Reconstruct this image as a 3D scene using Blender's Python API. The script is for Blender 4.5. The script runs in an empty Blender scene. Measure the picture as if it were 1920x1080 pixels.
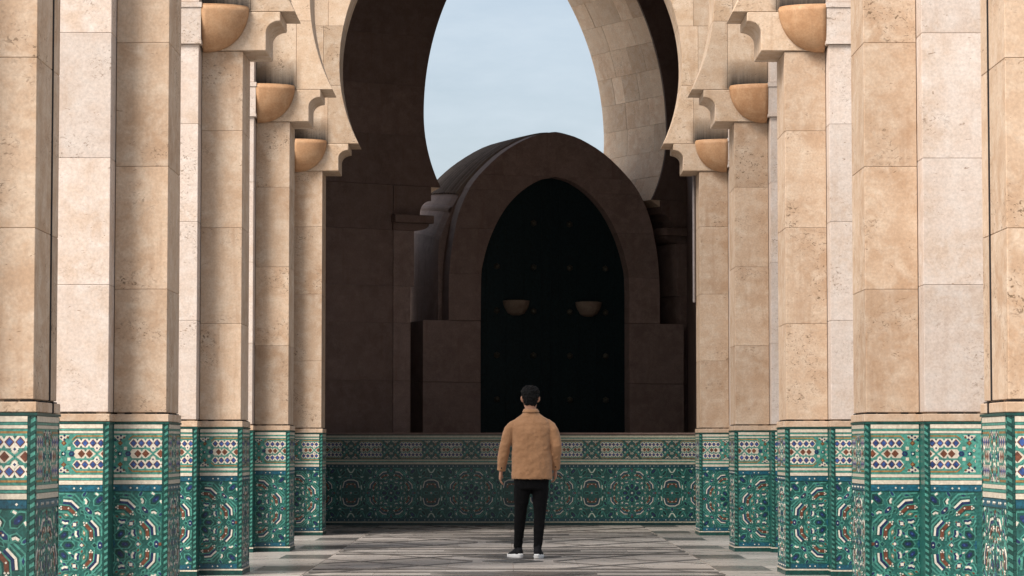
import bpy, bmesh, math, random
from mathutils import Vector, Matrix
random.seed(7)
SC = bpy.context.scene
COL = SC.collection
R = math.radians

# ------------------------------------------------------------------ camera
cam_d = bpy.data.cameras.new('camera')
cam = bpy.data.objects.new('camera', cam_d)
COL.objects.link(cam)
cam.location = (-0.085, 0.0, 1.136)
cam.rotation_euler = (R(90 + 3.388), 0, R(-0.166))
cam_d.sensor_width = 36.0
cam_d.lens = 93.75
cam_d.clip_start = 0.1
cam_d.clip_end = 3000
SC.camera = cam

# ------------------------------------------------------------------ sky, sun, exposure
SUN_AZ, SUN_EL = 46.0, 44.0           # degrees to the left of straight behind the camera / above the horizon
world = bpy.data.worlds.new('World')
SC.world = world
world.use_nodes = True
nt = world.node_tree
bg = nt.nodes['Background']
sky = nt.nodes.new('ShaderNodeTexSky')
sky.sky_type = 'NISHITA'
sky.sun_disc = False
sky.sun_elevation = R(SUN_EL)
sky.sun_rotation = R(180 + SUN_AZ)
sky.altitude = 0
sky.air_density = 1.0
sky.dust_density = 4.5
sky.ozone_density = 1.0
# thin high cloud: the clear sky is veiled evenly, over the whole dome
veil = nt.nodes.new('ShaderNodeMix'); veil.data_type = 'RGBA'
wtc = nt.nodes.new('ShaderNodeTexCoord'); wmp = nt.nodes.new('ShaderNodeMapping'); wns = nt.nodes.new('ShaderNodeTexNoise'); wmr = nt.nodes.new('ShaderNodeMapRange')
wmp.inputs['Scale'].default_value = (5.0, 5.0, 16.0)
wns.inputs['Scale'].default_value = 2.2; wns.inputs['Detail'].default_value = 6; wns.inputs['Roughness'].default_value = 0.6
wmr.inputs[1].default_value = 0.35; wmr.inputs[2].default_value = 0.65; wmr.inputs[3].default_value = 0.40; wmr.inputs[4].default_value = 0.66
nt.links.new(wtc.outputs['Generated'], wmp.inputs[0]); nt.links.new(wmp.outputs[0], wns.inputs[0]); nt.links.new(wns.outputs[0], wmr.inputs[0]); nt.links.new(wmr.outputs[0], veil.inputs[0])
veil.inputs[7].default_value = (4.15, 4.65, 5.1, 1)
nt.links.new(sky.outputs[0], veil.inputs[6]); nt.links.new(veil.outputs[2], bg.inputs[0])
bg.inputs[1].default_value = 0.10
sun_d = bpy.data.lights.new('sun', 'SUN')
sun_d.energy = 3.2
sun_d.angle = R(26)
sun_d.color = (1.0, 0.94, 0.87)
sun = bpy.data.objects.new('sun', sun_d)
COL.objects.link(sun)
dv = Vector((math.sin(R(SUN_AZ)) * math.cos(R(SUN_EL)), math.cos(R(SUN_AZ)) * math.cos(R(SUN_EL)), -math.sin(R(SUN_EL))))
sun.rotation_euler = dv.to_track_quat('-Z', 'Y').to_euler()
sun.location = (-20, -20, 30)
SC.view_settings.view_transform = 'Standard'
SC.view_settings.look = 'None'
SC.view_settings.gamma = 1
SC.view_settings.use_curve_mapping = False
SC.view_settings.exposure = 0.88
SC.render.engine = 'CYCLES'
SC.cycles.use_denoising = True
SC.cycles.max_bounces = 8
SC.cycles.diffuse_bounces = 4

# ------------------------------------------------------------------ helpers
def link(o, parent=None):
    COL.objects.link(o)
    if parent is not None:
        o.parent = parent
    return o

def tag(o, label=None, cat=None, group=None, kind=None):
    if label: o['label'] = label
    if cat: o['category'] = cat
    if group: o['group'] = group
    if kind: o['kind'] = kind
    return o

def empty(name, loc=(0, 0, 0), rz=0):
    o = bpy.data.objects.new(name, None)
    o.empty_display_size = 0.2
    COL.objects.link(o)
    o.location = loc
    o.rotation_euler = (0, 0, rz)
    return o

class MB:
    """collects polygons, builds one mesh object"""
    def __init__(s):
        s.v, s.f, s.m, s.mats = [], [], [], []
    def mi(s, mat):
        if mat not in s.mats: s.mats.append(mat)
        return s.mats.index(mat)
    def face(s, pts, mat):
        i = len(s.v)
        s.v += [tuple(p) for p in pts]
        s.f.append(list(range(i, i + len(pts))))
        s.m.append(s.mi(mat))
    def box(s, x0, x1, y0, y1, z0, z1, mat):
        i = len(s.v)
        s.v += [(x0, y0, z0), (x1, y0, z0), (x1, y1, z0), (x0, y1, z0), (x0, y0, z1), (x1, y0, z1), (x1, y1, z1), (x0, y1, z1)]
        for q in ((0, 3, 2, 1), (4, 5, 6, 7), (0, 1, 5, 4), (1, 2, 6, 5), (2, 3, 7, 6), (3, 0, 4, 7)):
            s.f.append([i + k for k in q]); s.m.append(s.mi(mat))
    def prism(s, poly, y0, y1, mat):
        """poly: (x, z) points, extruded along y from y0 (front) to y1"""
        if area2(poly) < 0: poly = poly[::-1]
        n = len(poly); i = len(s.v); k = s.mi(mat)
        s.v += [(p[0], y0, p[1]) for p in poly] + [(p[0], y1, p[1]) for p in poly]
        s.f.append([i + j for j in range(n)]); s.m.append(k)
        s.f.append([i + n + j for j in range(n - 1, -1, -1)]); s.m.append(k)
        for j in range(n):
            j2 = (j + 1) % n
            s.f.append([i + j2, i + j, i + n + j, i + n + j2]); s.m.append(k)
    def chip(s, poly, h, mat, base=0.0, bev=0.0012, mp=None):
        """a tile on a wall: poly in (p, q), front at -y; mp maps (p, q, height) to xyz"""
        if area2(poly) < 0: poly = poly[::-1]
        n = len(poly)
        cx = sum(p[0] for p in poly) / n; cz = sum(p[1] for p in poly) / n
        rmax = max(math.hypot(p[0] - cx, p[1] - cz) for p in poly)
        sc = max(0.6, 1 - bev / max(rmax, 1e-6))
        top = [(cx + (p[0] - cx) * sc, cz + (p[1] - cz) * sc) for p in poly]
        if mp is None: mp = lambda a, b, c: (a, -c, b)
        i = len(s.v); k = s.mi(mat)
        s.v += [mp(p[0], p[1], base) for p in poly] + [mp(p[0], p[1], h) for p in top]
        s.f.append([i + n + j for j in range(n)]); s.m.append(k)
        for j in range(n):
            j2 = (j + 1) % n
            s.f.append([i + j, i + j2, i + n + j2, i + n + j]); s.m.append(k)
    def mesh(s, name, fixn=False):
        me = bpy.data.meshes.new(name)
        me.from_pydata(s.v, [], s.f)
        for m in s.mats: me.materials.append(m)
        me.polygons.foreach_set('material_index', s.m)
        me.update()
        if fixn:
            bm = bmesh.new(); bm.from_mesh(me)
            bmesh.ops.recalc_face_normals(bm, faces=bm.faces)
            bm.to_mesh(me); bm.free()
        return me
    def build(s, name, parent=None, smooth=False, fixn=False, bevel=0, seg=1):
        me = s.mesh(name, fixn or bevel > 0)
        if bevel > 0:
            bm = bmesh.new(); bm.from_mesh(me)
            bmesh.ops.remove_doubles(bm, verts=bm.verts, dist=1e-5)
            ed = [e for e in bm.edges if len(e.link_faces) == 2 and e.calc_face_angle(0) > 0.5]
            bmesh.ops.bevel(bm, geom=ed, offset=bevel, segments=seg, profile=0.6, affect='EDGES', clamp_overlap=True)
            bm.to_mesh(me); bm.free()
        if smooth:
            for p in me.polygons: p.use_smooth = True
        return link(bpy.data.objects.new(name, me), parent)

def area2(poly):
    return sum(poly[i][0] * poly[(i + 1) % len(poly)][1] - poly[(i + 1) % len(poly)][0] * poly[i][1] for i in range(len(poly)))

def inst(name, me, parent, loc=(0, 0, 0)):
    o = bpy.data.objects.new(name, me)
    o.location = loc
    return link(o, parent)

# ------------------------------------------------------------------ materials
def new_mat(name):
    m = bpy.data.materials.new(name)
    m.use_nodes = True
    n = m.node_tree
    return m, n, n.nodes['Principled BSDF']

def nd(n, t, **kw):
    x = n.nodes.new(t)
    for k, v in kw.items(): setattr(x, k, v)
    return x

def mixc(n, fac, a, b, mode='MIX'):
    x = nd(n, 'ShaderNodeMix', data_type='RGBA', blend_type=mode)
    for sock, val in ((0, fac), (6, a), (7, b)):
        if hasattr(val, 'links') or isinstance(val, bpy.types.NodeSocket): n.links.new(val, x.inputs[sock])
        else: x.inputs[sock].default_value = val if not isinstance(val, tuple) else (*val, 1)[:4]
    return x.outputs[2]

def mth(n, op, a, b=None, c=None, clamp=False):
    x = nd(n, 'ShaderNodeMath', operation=op, use_clamp=clamp)
    for i, val in enumerate((a, b, c)):
        if val is None: continue
        if isinstance(val, bpy.types.NodeSocket): n.links.new(val, x.inputs[i])
        else: x.inputs[i].default_value = val
    return x.outputs[0]

def maprange(n, v, a, b, c=0.0, d=1.0, smooth=False):
    x = nd(n, 'ShaderNodeMapRange', interpolation_type='SMOOTHSTEP' if smooth else 'LINEAR')
    n.links.new(v, x.inputs[0])
    for i, val in enumerate((a, b, c, d)): x.inputs[i + 1].default_value = val
    return x.outputs[0]

def noise(n, vec, scale, detail=4, rough=0.55, dist=0.0):
    x = nd(n, 'ShaderNodeTexNoise')
    n.links.new(vec, x.inputs['Vector'])
    x.inputs['Scale'].default_value = scale; x.inputs['Detail'].default_value = detail
    x.inputs['Roughness'].default_value = rough; x.inputs['Distortion'].default_value = dist
    return x.outputs['Fac']

def scaled(n, vec, s):
    x = nd(n, 'ShaderNodeMapping')
    n.links.new(vec, x.inputs['Vector']); x.inputs['Scale'].default_value = s
    return x.outputs[0]

def stone(name, ca, cb, cc, rough=0.75, pits=0.6, var=0.16, soot=False, bump=0.25, stain=0.5):
    """travertine: ca main, cb warm patches, cc pale patches"""
    m, n, bs = new_mat(name)
    geo = nd(n, 'ShaderNodeNewGeometry'); pos = geo.outputs['Position']
    oi = nd(n, 'ShaderNodeObjectInfo'); rnd = oi.outputs['Random']
    off = nd(n, 'ShaderNodeCombineXYZ')
    n.links.new(mth(n, 'MULTIPLY', rnd, 37.0), off.inputs[0]); n.links.new(mth(n, 'MULTIPLY', rnd, 91.0), off.inputs[2])
    va = nd(n, 'ShaderNodeVectorMath', operation='ADD')
    n.links.new(pos, va.inputs[0]); n.links.new(off.outputs[0], va.inputs[1])
    p = va.outputs[0]
    big = noise(n, p, 1.6, 5, 0.6)
    mid = noise(n, p, 7.0, 6, 0.65, 0.4)
    fine = noise(n, p, 55, 4, 0.7)
    bed = noise(n, scaled(n, p, (2.0, 2.0, 16.0)), 1.5, 4, 0.6)
    c = mixc(n, maprange(n, big, 0.38, 0.66, smooth=True), ca, cb)
    c = mixc(n, maprange(n, mid, 0.42, 0.72), c, cc)
    c = mixc(n, maprange(n, bed, 0.35, 0.75, 0, 0.28), c, cb)
    # one block paler, the next one browner
    v = maprange(n, rnd, 0, 1, 1 - var, 1 + var * 0.7)
    c = mixc(n, 1.0, c, nd_rgb(n, v), 'MULTIPLY')
    fv = maprange(n, fine, 0.25, 0.75, 0.80, 1.14)
    c = mixc(n, 1.0, c, nd_rgb(n, fv), 'MULTIPLY')
    # pits in patches
    mask = maprange(n, noise(n, p, 2.3, 3, 0.5), 0.50, 0.64)
    pn = noise(n, scaled(n, p, (1, 1, 1.5)), 30, 3, 0.6, 1.2)
    pm = mth(n, 'MULTIPLY', maprange(n, pn, 0.58, 0.64), mth(n, 'MULTIPLY', mask, pits), clamp=True)
    c = mixc(n, pm, c, (0.13, 0.085, 0.05))
    # sparse long dark flecks
    fl = maprange(n, noise(n, scaled(n, p, (1.0, 1.0, 2.2)), 16, 2, 0.5, 1.5), 0.71, 0.74)
    c = mixc(n, mth(n, 'MULTIPLY', fl, 0.75 * min(1, pits + 0.2)), c, (0.16, 0.10, 0.06))
    # rust-brown runs
    st = maprange(n, noise(n, scaled(n, p, (9.0, 9.0, 0.8)), 1.0, 4, 0.6), 0.58, 0.78)
    c = mixc(n, mth(n, 'MULTIPLY', st, stain), c, (ca[0] * 0.62, ca[1] * 0.5, ca[2] * 0.4))
    if soot:
        sp = nd(n, 'ShaderNodeSeparateXYZ'); n.links.new(pos, sp.inputs[0])
        ax = mth(n, 'ABSOLUTE', sp.outputs[0])
        zf = maprange(n, sp.outputs[2], 5.02, 5.34, 1, 0)
        xf = mth(n, 'MULTIPLY', maprange(n, ax, 2.26, 2.40, 0, 1, True), maprange(n, ax, 2.80, 2.86, 1, 0))
        zb = maprange(n, sp.outputs[2], 5.00, 5.02, 0, 1)
        sn = noise(n, scaled(n, pos, (48.0, 48.0, 1.2)), 1.0, 3, 0.7)
        sf = mth(n, 'MULTIPLY', mth(n, 'MULTIPLY', xf, zb), mth(n, 'POWER', zf, 0.7))
        sf = mth(n, 'MULTIPLY', sf, maprange(n, sn, 0.3, 0.7, 1.0, 1.2))
        c = mixc(n, mth(n, 'MULTIPLY', sf, 0.97, clamp=True), c, (0.022, 0.018, 0.015))
    n.links.new(c, bs.inputs['Base Color'])
    bs.inputs['Roughness'].default_value = rough
    bs.inputs['Specular IOR Level'].default_value = 0.25
    h = mth(n, 'SUBTRACT', mth(n, 'MULTIPLY', fine, 0.25), mth(n, 'MULTIPLY', pm, 1.0))
    h = mth(n, 'ADD', h, mth(n, 'MULTIPLY', mid, 0.3))
    b = nd(n, 'ShaderNodeBump'); b.inputs['Strength'].default_value = bump; b.inputs['Distance'].default_value = 0.012
    n.links.new(h, b.inputs['Height']); n.links.new(b.outputs[0], bs.inputs['Normal'])
    return m

def nd_rgb(n, v):
    x = nd(n, 'ShaderNodeCombineColor')
    for i in range(3): n.links.new(v, x.inputs[i])
    return x.outputs[0]

def glaze(name, col, var=0.3, rough=0.3, scale=55):
    m, n, bs = new_mat(name)
    geo = nd(n, 'ShaderNodeNewGeometry'); pos = geo.outputs['Position']
    oi = nd(n, 'ShaderNodeObjectInfo')
    a = noise(n, pos, scale, 2, 0.5)
    v = maprange(n, a, 0.3, 0.7, 1 - var, 1 + var)
    # every small glazed piece of the field has its own tone
    vor = nd(n, 'ShaderNodeTexVoronoi'); vor.inputs['Scale'].default_value = 38
    n.links.new(pos, vor.inputs['Vector'])
    sp = nd(n, 'ShaderNodeSeparateColor'); n.links.new(vor.outputs['Color'], sp.inputs[0])
    v2 = maprange(n, sp.outputs[0], 0, 1, 1 - var * 0.6, 1 + var * 0.6)
    v3 = maprange(n, oi.outputs['Random'], 0, 1, 1 - var * 0.5, 1 + var * 0.5)
    c = mixc(n, 1.0, col, nd_rgb(n, mth(n, 'MULTIPLY', mth(n, 'MULTIPLY', v, v2), v3)), 'MULTIPLY')
    n.links.new(c, bs.inputs['Base Color'])
    bs.inputs['Roughness'].default_value = rough
    bs.inputs['Specular IOR Level'].default_value = 0.45
    b = nd(n, 'ShaderNodeBump'); b.inputs['Strength'].default_value = 0.15; b.inputs['Distance'].default_value = 0.004
    n.links.new(mth(n, 'ADD', a, sp.outputs[1]), b.inputs['Height']); n.links.new(b.outputs[0], bs.inputs['Normal'])
    return m

def plain(name, col, rough=0.6, var=0.15, scale=20, bump=0.0, metal=0.0):
    m, n, bs = new_mat(name)
    geo = nd(n, 'ShaderNodeNewGeometry')
    a = noise(n, geo.outputs['Position'], scale, 4, 0.6)
    v = maprange(n, a, 0.3, 0.7, 1 - var, 1 + var)
    n.links.new(mixc(n, 1.0, col, nd_rgb(n, v), 'MULTIPLY'), bs.inputs['Base Color'])
    bs.inputs['Roughness'].default_value = rough
    bs.inputs['Metallic'].default_value = metal
    bs.inputs['Specular IOR Level'].default_value = 0.2
    if bump:
        b = nd(n, 'ShaderNodeBump'); b.inputs['Strength'].default_value = bump; b.inputs['Distance'].default_value = 0.004
        n.links.new(a, b.inputs['Height']); n.links.new(b.outputs[0], bs.inputs['Normal'])
    return m

TRAV = stone('tan_travertine', (0.465, 0.338, 0.240), (0.385, 0.258, 0.168), (0.53, 0.425, 0.33), pits=0.9, stain=0.6, var=0.12)
PALE = stone('lit_pale_travertine', (0.53, 0.445, 0.39), (0.47, 0.365, 0.29), (0.565, 0.50, 0.455), pits=0.7, var=0.10, stain=0.3)  # slightly paler stone; brighter light on the outer shafts also put into its colour
SOOT = stone('sooted_travertine', (0.485, 0.362, 0.262), (0.41, 0.288, 0.192), (0.545, 0.445, 0.35), pits=0.8, soot=True)
BLOCK = stone('mixed_block_stone', (0.76, 0.585, 0.435), (0.64, 0.455, 0.32), (0.80, 0.67, 0.54), pits=0.4, var=0.20)
BROWN = stone('shade_darkened_stone', (0.160, 0.112, 0.096), (0.130, 0.090, 0.077), (0.195, 0.140, 0.122), pits=0.3, var=0.12)  # base colour darkened to stand in for the deep shade of the chamber
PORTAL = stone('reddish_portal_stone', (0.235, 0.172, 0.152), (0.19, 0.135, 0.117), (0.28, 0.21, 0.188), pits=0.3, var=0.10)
MORTAR = plain('mortar', (0.26, 0.19, 0.135), 0.9)
SEAL = plain('black_joint_sealant', (0.012, 0.010, 0.010), 0.9)
LAMPM = stone('ochre_lamp_alabaster', (0.42, 0.24, 0.128), (0.335, 0.175, 0.085), (0.48, 0.30, 0.172), pits=0.0, var=0.05, bump=0.08, stain=0.25, rough=0.6)

GZ = {
    'T': glaze('teal_glaze', (0.013, 0.082, 0.070)),
    'L': glaze('light_teal_glaze', (0.052, 0.200, 0.160)),
    'G': glaze('dark_green_glaze', (0.006, 0.048, 0.040)),
    'W': glaze('white_glaze', (0.58, 0.53, 0.45), 0.12),
    'C': glaze('cream_glaze', (0.52, 0.46, 0.37), 0.14),
    'N': glaze('navy_glaze', (0.009, 0.022, 0.075)),
    'B': glaze('blue_glaze', (0.026, 0.062, 0.19), 0.5),
    'A': glaze('petrol_blue_glaze', (0.008, 0.070, 0.105), 0.35),
    'R': glaze('brown_glaze', (0.125, 0.042, 0.022)),
    'O': glaze('ochre_glaze', (0.26, 0.145, 0.050)),
    'K': glaze('grout', (0.05, 0.075, 0.065), 0.2, 0.9),
}

GZ_SHADED = dict(GZ)  # low wall: bluer glazes, darkened so its shade is in the colour
GZ_SHADED.update({
    'T': glaze('shaded_petrol_teal_glaze', (0.010, 0.066, 0.060)),
    'L': glaze('shaded_light_teal_glaze', (0.038, 0.180, 0.152)),
    'G': glaze('shaded_green_glaze', (0.004, 0.026, 0.026)),
    'W': glaze('shaded_white_glaze', (0.46, 0.46, 0.40), 0.15),
    'C': glaze('shaded_cream_glaze', (0.36, 0.34, 0.26), 0.15),
    'A': glaze('shaded_petrol_glaze', (0.006, 0.045, 0.060), 0.3),
})

# ------------------------------------------------------------------ zellige pattern, in (p, q) around a star centre
def strip(pts, w):
    """a bent bar of width w along pts, as one polygon list of quads joined (outline)"""
    L, Rr = [], []
    for i, p in enumerate(pts):
        a = pts[max(i - 1, 0)]; b = pts[min(i + 1, len(pts) - 1)]
        if 0 < i < len(pts) - 1:
            d1 = Vector((p[0] - a[0], p[1] - a[1])).normalized(); d2 = Vector((b[0] - p[0], b[1] - p[1])).normalized()
            t = (d1 + d2).normalized(); k = 1 / max(0.5, t.dot(d1))
        else:
            t = Vector((b[0] - a[0], b[1] - a[1])).normalized(); k = 1
        nx, ny = -t.y * w / 2 * k, t.x * w / 2 * k
        L.append((p[0] + nx, p[1] + ny)); Rr.append((p[0] - nx, p[1] - ny))
    return [[L[i], L[i + 1], Rr[i + 1], Rr[i]] for i in range(len(pts) - 1)]

def diamond(c, a, b, rot=0.0):
    out = []
    for k, r in ((0, a), (1, b), (2, a), (3, b)):
        t = math.pi / 2 * k + rot
        out.append((c[0] + r * math.cos(t), c[1] + r * math.sin(t)))
    return out

def hexa(c, l, w, rot):
    pts = [(-l, 0), (-l * 0.55, w), (l * 0.55, w), (l, 0), (l * 0.55, -w), (-l * 0.55, -w)]
    ct, s = math.cos(rot), math.sin(rot)
    return [(c[0] + x * ct - y * s, c[1] + x * s + y * ct) for x, y in pts]

def sq(c, r, rot=0.0): return diamond(c, r, r, rot)

# a piece: (list of (polygon, glaze, height)), the first polygon leads
def hull(pts):
    pts = sorted(set(pts))
    def half(ps):
        h = []
        for p in ps:
            while len(h) >= 2 and (h[-1][0] - h[-2][0]) * (p[1] - h[-2][1]) - (h[-1][1] - h[-2][1]) * (p[0] - h[-2][0]) <= 1e-9: h.pop()
            h.append(p)
        return h
    a = half(pts); b = half(pts[::-1])
    return a[:-1] + b[:-1]

UL = [0]
def under(P, grow=.0095):
    # a light strap shows round every dark or white piece
    out = []
    for pc in P:
        if pc[0][1] == 'L' or bigness(pc) < .024: out.append(pc); continue
        if len(pc) > 1 and all(h == pc[0][2] for _, _, h in pc[:2]) and bigness(pc) > .09:
            out.append(pc); continue
        hp = hull([v for poly, g, h in pc for v in poly])
        cx = sum(p[0] for p in hp) / len(hp); cy = sum(p[1] for p in hp) / len(hp)
        gr = []
        for x, y in hp:
            d = math.hypot(x - cx, y - cy) or 1
            gr.append((x + (x - cx) / d * grow, y + (y - cy) / d * grow))
        UL[0] += 1
        out.append([(gr, 'L', .0015 + (UL[0] % 11) * .00008)] + pc)
    return out

def bigness(pc):
    xs = [v[0] for poly, g, h in pc for v in poly]; zs = [v[1] for poly, g, h in pc for v in poly]
    return max(max(xs) - min(xs), max(zs) - min(zs))

def octant():
    P = []
    P.append([(q, 'W', .0042) for q in strip([(.303, .062), (.298, .118), (.251, .168)], .0135)])
    P.append([(q, 'N', .0034) for q in strip([(.286, .060), (.282, .113), (.238, .159)], .017)])
    br = [(q, 'R', .0034) for q in strip([(.254, .050), (.250, .100), (.214, .142)], .025)]
    for c in ((.252, .036), (.2445, .048), (.2615, .048), (.250, .098), (.203, .152), (.207, .136), (.221, .150)):
        br.append((sq(c, .0078), 'W', .0048))
    P.append(br)
    P.append([(q, 'W', .0042) for q in strip([(.158, .055), (.147, .074), (.151, .096)], .0145)])          # bean
    P.append([(q, 'N', .0032) for q in strip([(.171, .052), (.162, .074), (.164, .104)], .015)])
    P.append([(diamond((.128, .072), .009, .018, -.5), 'N', .0032)])
    P.append([(diamond((.335, .105), .007, .022, 0), 'N', .0032)])
    P.append([(diamond((.225, .192), .018, .008, -.8), 'G', .0032)])
    P.append([(diamond((.205, .082), .010, .021, .25), 'O', .0034), (diamond((.205, .082), .0052, .011, .25), 'W', .0044)])
    P.append([(q, 'W', .0042) for q in strip([(.314, .208), (.296, .220), (.278, .214)], .0145)])          # outer bean
    P.append([(q, 'G', .0032) for q in strip([(.318, .218), (.298, .233), (.274, .226)], .010)])
    P.append([(q, 'L', .0026) for q in strip([(.326, .060), (.321, .128), (.262, .190), (.262, .150)], .012)])
    P.append([(q, 'L', .0026) for q in strip([(.226, .030), (.222, .090), (.186, .128)], .012)])
    P.append([(diamond((.108, .052), .014, .007, R(22.5)), 'W', .004)])
    P.append([(hexa((.345, .205), .020, .008, .6), 'N', .0032)])
    P.append([(q, 'L', .0024) for q in strip([(.276, .030), (.272, .104), (.226, .150), (.196, .172)], .010)])
    P.append([(q, 'L', .0022) for q in strip([(.350, .030), (.345, .140), (.285, .196), (.240, .200)], .011)])
    P.append([(q, 'L', .0025) for q in strip([(.176, .018), (.130, .040), (.122, .092), (.104, .104)], .009)])
    P.append([(diamond((.190, .042), .008, .014, .4), 'R', .0032)])
    return P

def axis0():     # on the p axis (q = 0); repeated at 90 degree steps
    P = []
    P.append([(hexa((.096, 0), .044, .026, 0), 'G', .0034), (hexa((.098, 0), .026, .013, 0), 'N', .0044), (diamond((.102, 0), .010, .007), 'B', .005)])
    P.append([([(.172, 0), (.190, .026), (.196, .008), (.212, 0), (.196, -.008), (.190, -.026)], 'N', .0032), (diamond((.189, 0), .014, .013), 'W', .0042), (diamond((.202, 0), .006, .009), 'O', .005)])
    P.append([(diamond((.276, 0), .016, .016), 'G', .0034), (sq((.276, 0), .006, .78), 'A', .0044)])
    P.append([(hexa((.314, 0), .028, .015, R(90)), 'N', .0034), (sq((.314, 0), .007), 'W', .0044)])
    P.append([(sq((.338, 0), .015, .78), 'R', .0034)])
    return P

def axis45():
    P = []
    c = .066
    P.append([(hexa((c, c), .044, .025, R(45)), 'G', .0034), (hexa((c + .002, c + .002), .026, .013, R(45)), 'N', .0044), (diamond((c + .004, c + .004), .010, .007, R(45)), 'B', .005)])
    c = .140
    P.append([(sq((c, c), .024), 'N', .0030), (sq((c, c), .0165, .78), 'W', .0040), (sq((c + .016, c + .016), .008), 'R', .0036), (sq((c - .014, c - .014), .007), 'O', .0036)])
    c = .234
    P.append([(hexa((c, c), .034, .014, R(-45)), 'N', .0032), (sq((c, c), .0085, .78), 'W', .0042), (sq((c - .010, c + .010), .007), 'R', .0044)])
    c = .308
    P.append([(hexa((c, c), .050, .024, R(45)), 'G', .0034), (hexa((c, c), .032, .014, R(45)), 'N', .0044), (sq((c + .004, c - .004), .008), 'B', .005)])
    P.append([(q, 'W', .0040) for q in strip([(.280, .352), (.300, .340)], .014)])
    P.append([(q, 'W', .0040) for q in strip([(.340, .300), (.352, .280)], .014)])
    return P

def sym(pieces, ops):
    out = []
    for op in ops:
        for pc in pieces:
            out.append([([op(*v) for v in poly], g, h) for poly, g, h in pc])
    return out

D4 = [lambda a, b: (a, b), lambda a, b: (b, a), lambda a, b: (-b, a), lambda a, b: (-a, b),
      lambda a, b: (-a, -b), lambda a, b: (-b, -a), lambda a, b: (b, -a), lambda a, b: (a, -b)]
C4 = [lambda a, b: (a, b), lambda a, b: (-b, a), lambda a, b: (-a, -b), lambda a, b: (b, -a)]
STAR = sym(under(octant()), D4) + sym(under(axis0()), C4) + sym(under(axis45()), C4)
STAR.append([(sq((0, 0), .040), 'A', .0030), (sq((0, 0), .040, .78), 'A', .0031), (sq((0, 0), .018, .39), 'W', .0042), (sq((0, 0), .008), 'R', .005)])

def mid_motif():   # half way between two stars; c is at (0, 0) here
    P = []
    for sg in (1, -1):
        P.append([(q, 'W', .0042) for q in strip([(-.118, sg * .072), (-.096, sg * .160), (-.042, sg * .186), (.042, sg * .186), (.096, sg * .160), (.118, sg * .072)], .013)])
        P.append([(q, 'N', .0034) for q in strip([(-.100, sg * .072), (-.080, sg * .148), (-.036, sg * .168), (.036, sg * .168), (.080, sg * .148), (.100, sg * .072)], .012)])
        P.append([(q, 'R', .0034) for q in strip([(-.064, sg * .076), (-.050, sg * .126), (.050, sg * .126), (.064, sg * .076)], .024)])
        for x in (-.056, 0, .056):
            P.append([(sq((x, sg * .122), .009), 'W', .0048)])
        P.append([(q, 'W', .004) for q in strip([(-.050, sg * .350), (-.022, sg * .300), (0, sg * .290)], .013)])
        P.append([(q, 'W', .004) for q in strip([(.050, sg * .350), (.022, sg * .300), (0, sg * .290)], .013)])
        P.append([(hexa((.0, sg * .235), .032, .014, R(90)), 'N', .0034)])
        P.append([(sq((0, sg * .262), .009), 'W', .0044)])
        for s2 in (1, -1):
            P.append([(hexa((s2 * .11, sg * .285), .044, .016, s2 * sg * R(-50)), 'G', .0034)])
            P.append([(q, 'W', .004) for q in strip([(s2 * .135, sg * .335), (s2 * .150, sg * .318)], .012)])
    P.append([(sq((0, 0), .026), 'N', .0034), (sq((0, 0), .017, .78), 'W', .0044), (sq((0, 0), .009), 'O', .005)])
    for s2 in (1, -1):
        P.append([(hexa((s2 * .07, 0), .034, .015, 0), 'G', .0034)])
        P.append([(diamond((s2 * .185, 0), .020, .016), 'N', .0034), (sq((s2 * .185, 0), .008), 'W', .0044)])
        for sg in (1, -1):
            P.append([(hexa((s2 * .192, sg * .150), .036, .016, s2 * sg * R(62)), 'G', .0034), (hexa((s2 * .192, sg * .150), .018, .008, s2 * sg * R(62)), 'N', .0044)])
            P.append([(q, 'W', .0042) for q in strip([(s2 * .158, sg * .050), (s2 * .146, sg * .080), (s2 * .150, sg * .110)], .014)])
            P.append([(q, 'W', .0042) for q in strip([(s2 * .176, sg * .235), (s2 * .158, sg * .225), (s2 * .140, sg * .232)], .013)])
            P.append([(sq((s2 * .196, sg * .085), .010, .78), 'W', .0040)])
            P.append([(sq((s2 * .075, sg * .232), .010, .78), 'R', .0040)])
            P.append([(q, 'L', .0024) for q in strip([(s2 * .222, sg * .010), (s2 * .168, sg * .185), (s2 * .100, sg * .222), (s2 * .020, sg * .214)], .012)])
            P.append([(q, 'L', .0025) for q in strip([(s2 * .205, sg * .350), (s2 * .165, sg * .262), (s2 * .060, sg * .345)], .012)])
            P.append([(q, 'L', .0026) for q in strip([(s2 * .136, sg * .010), (s2 * .136, sg * .150), (s2 * .104, sg * .182)], .010)])
    return under(P)

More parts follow.
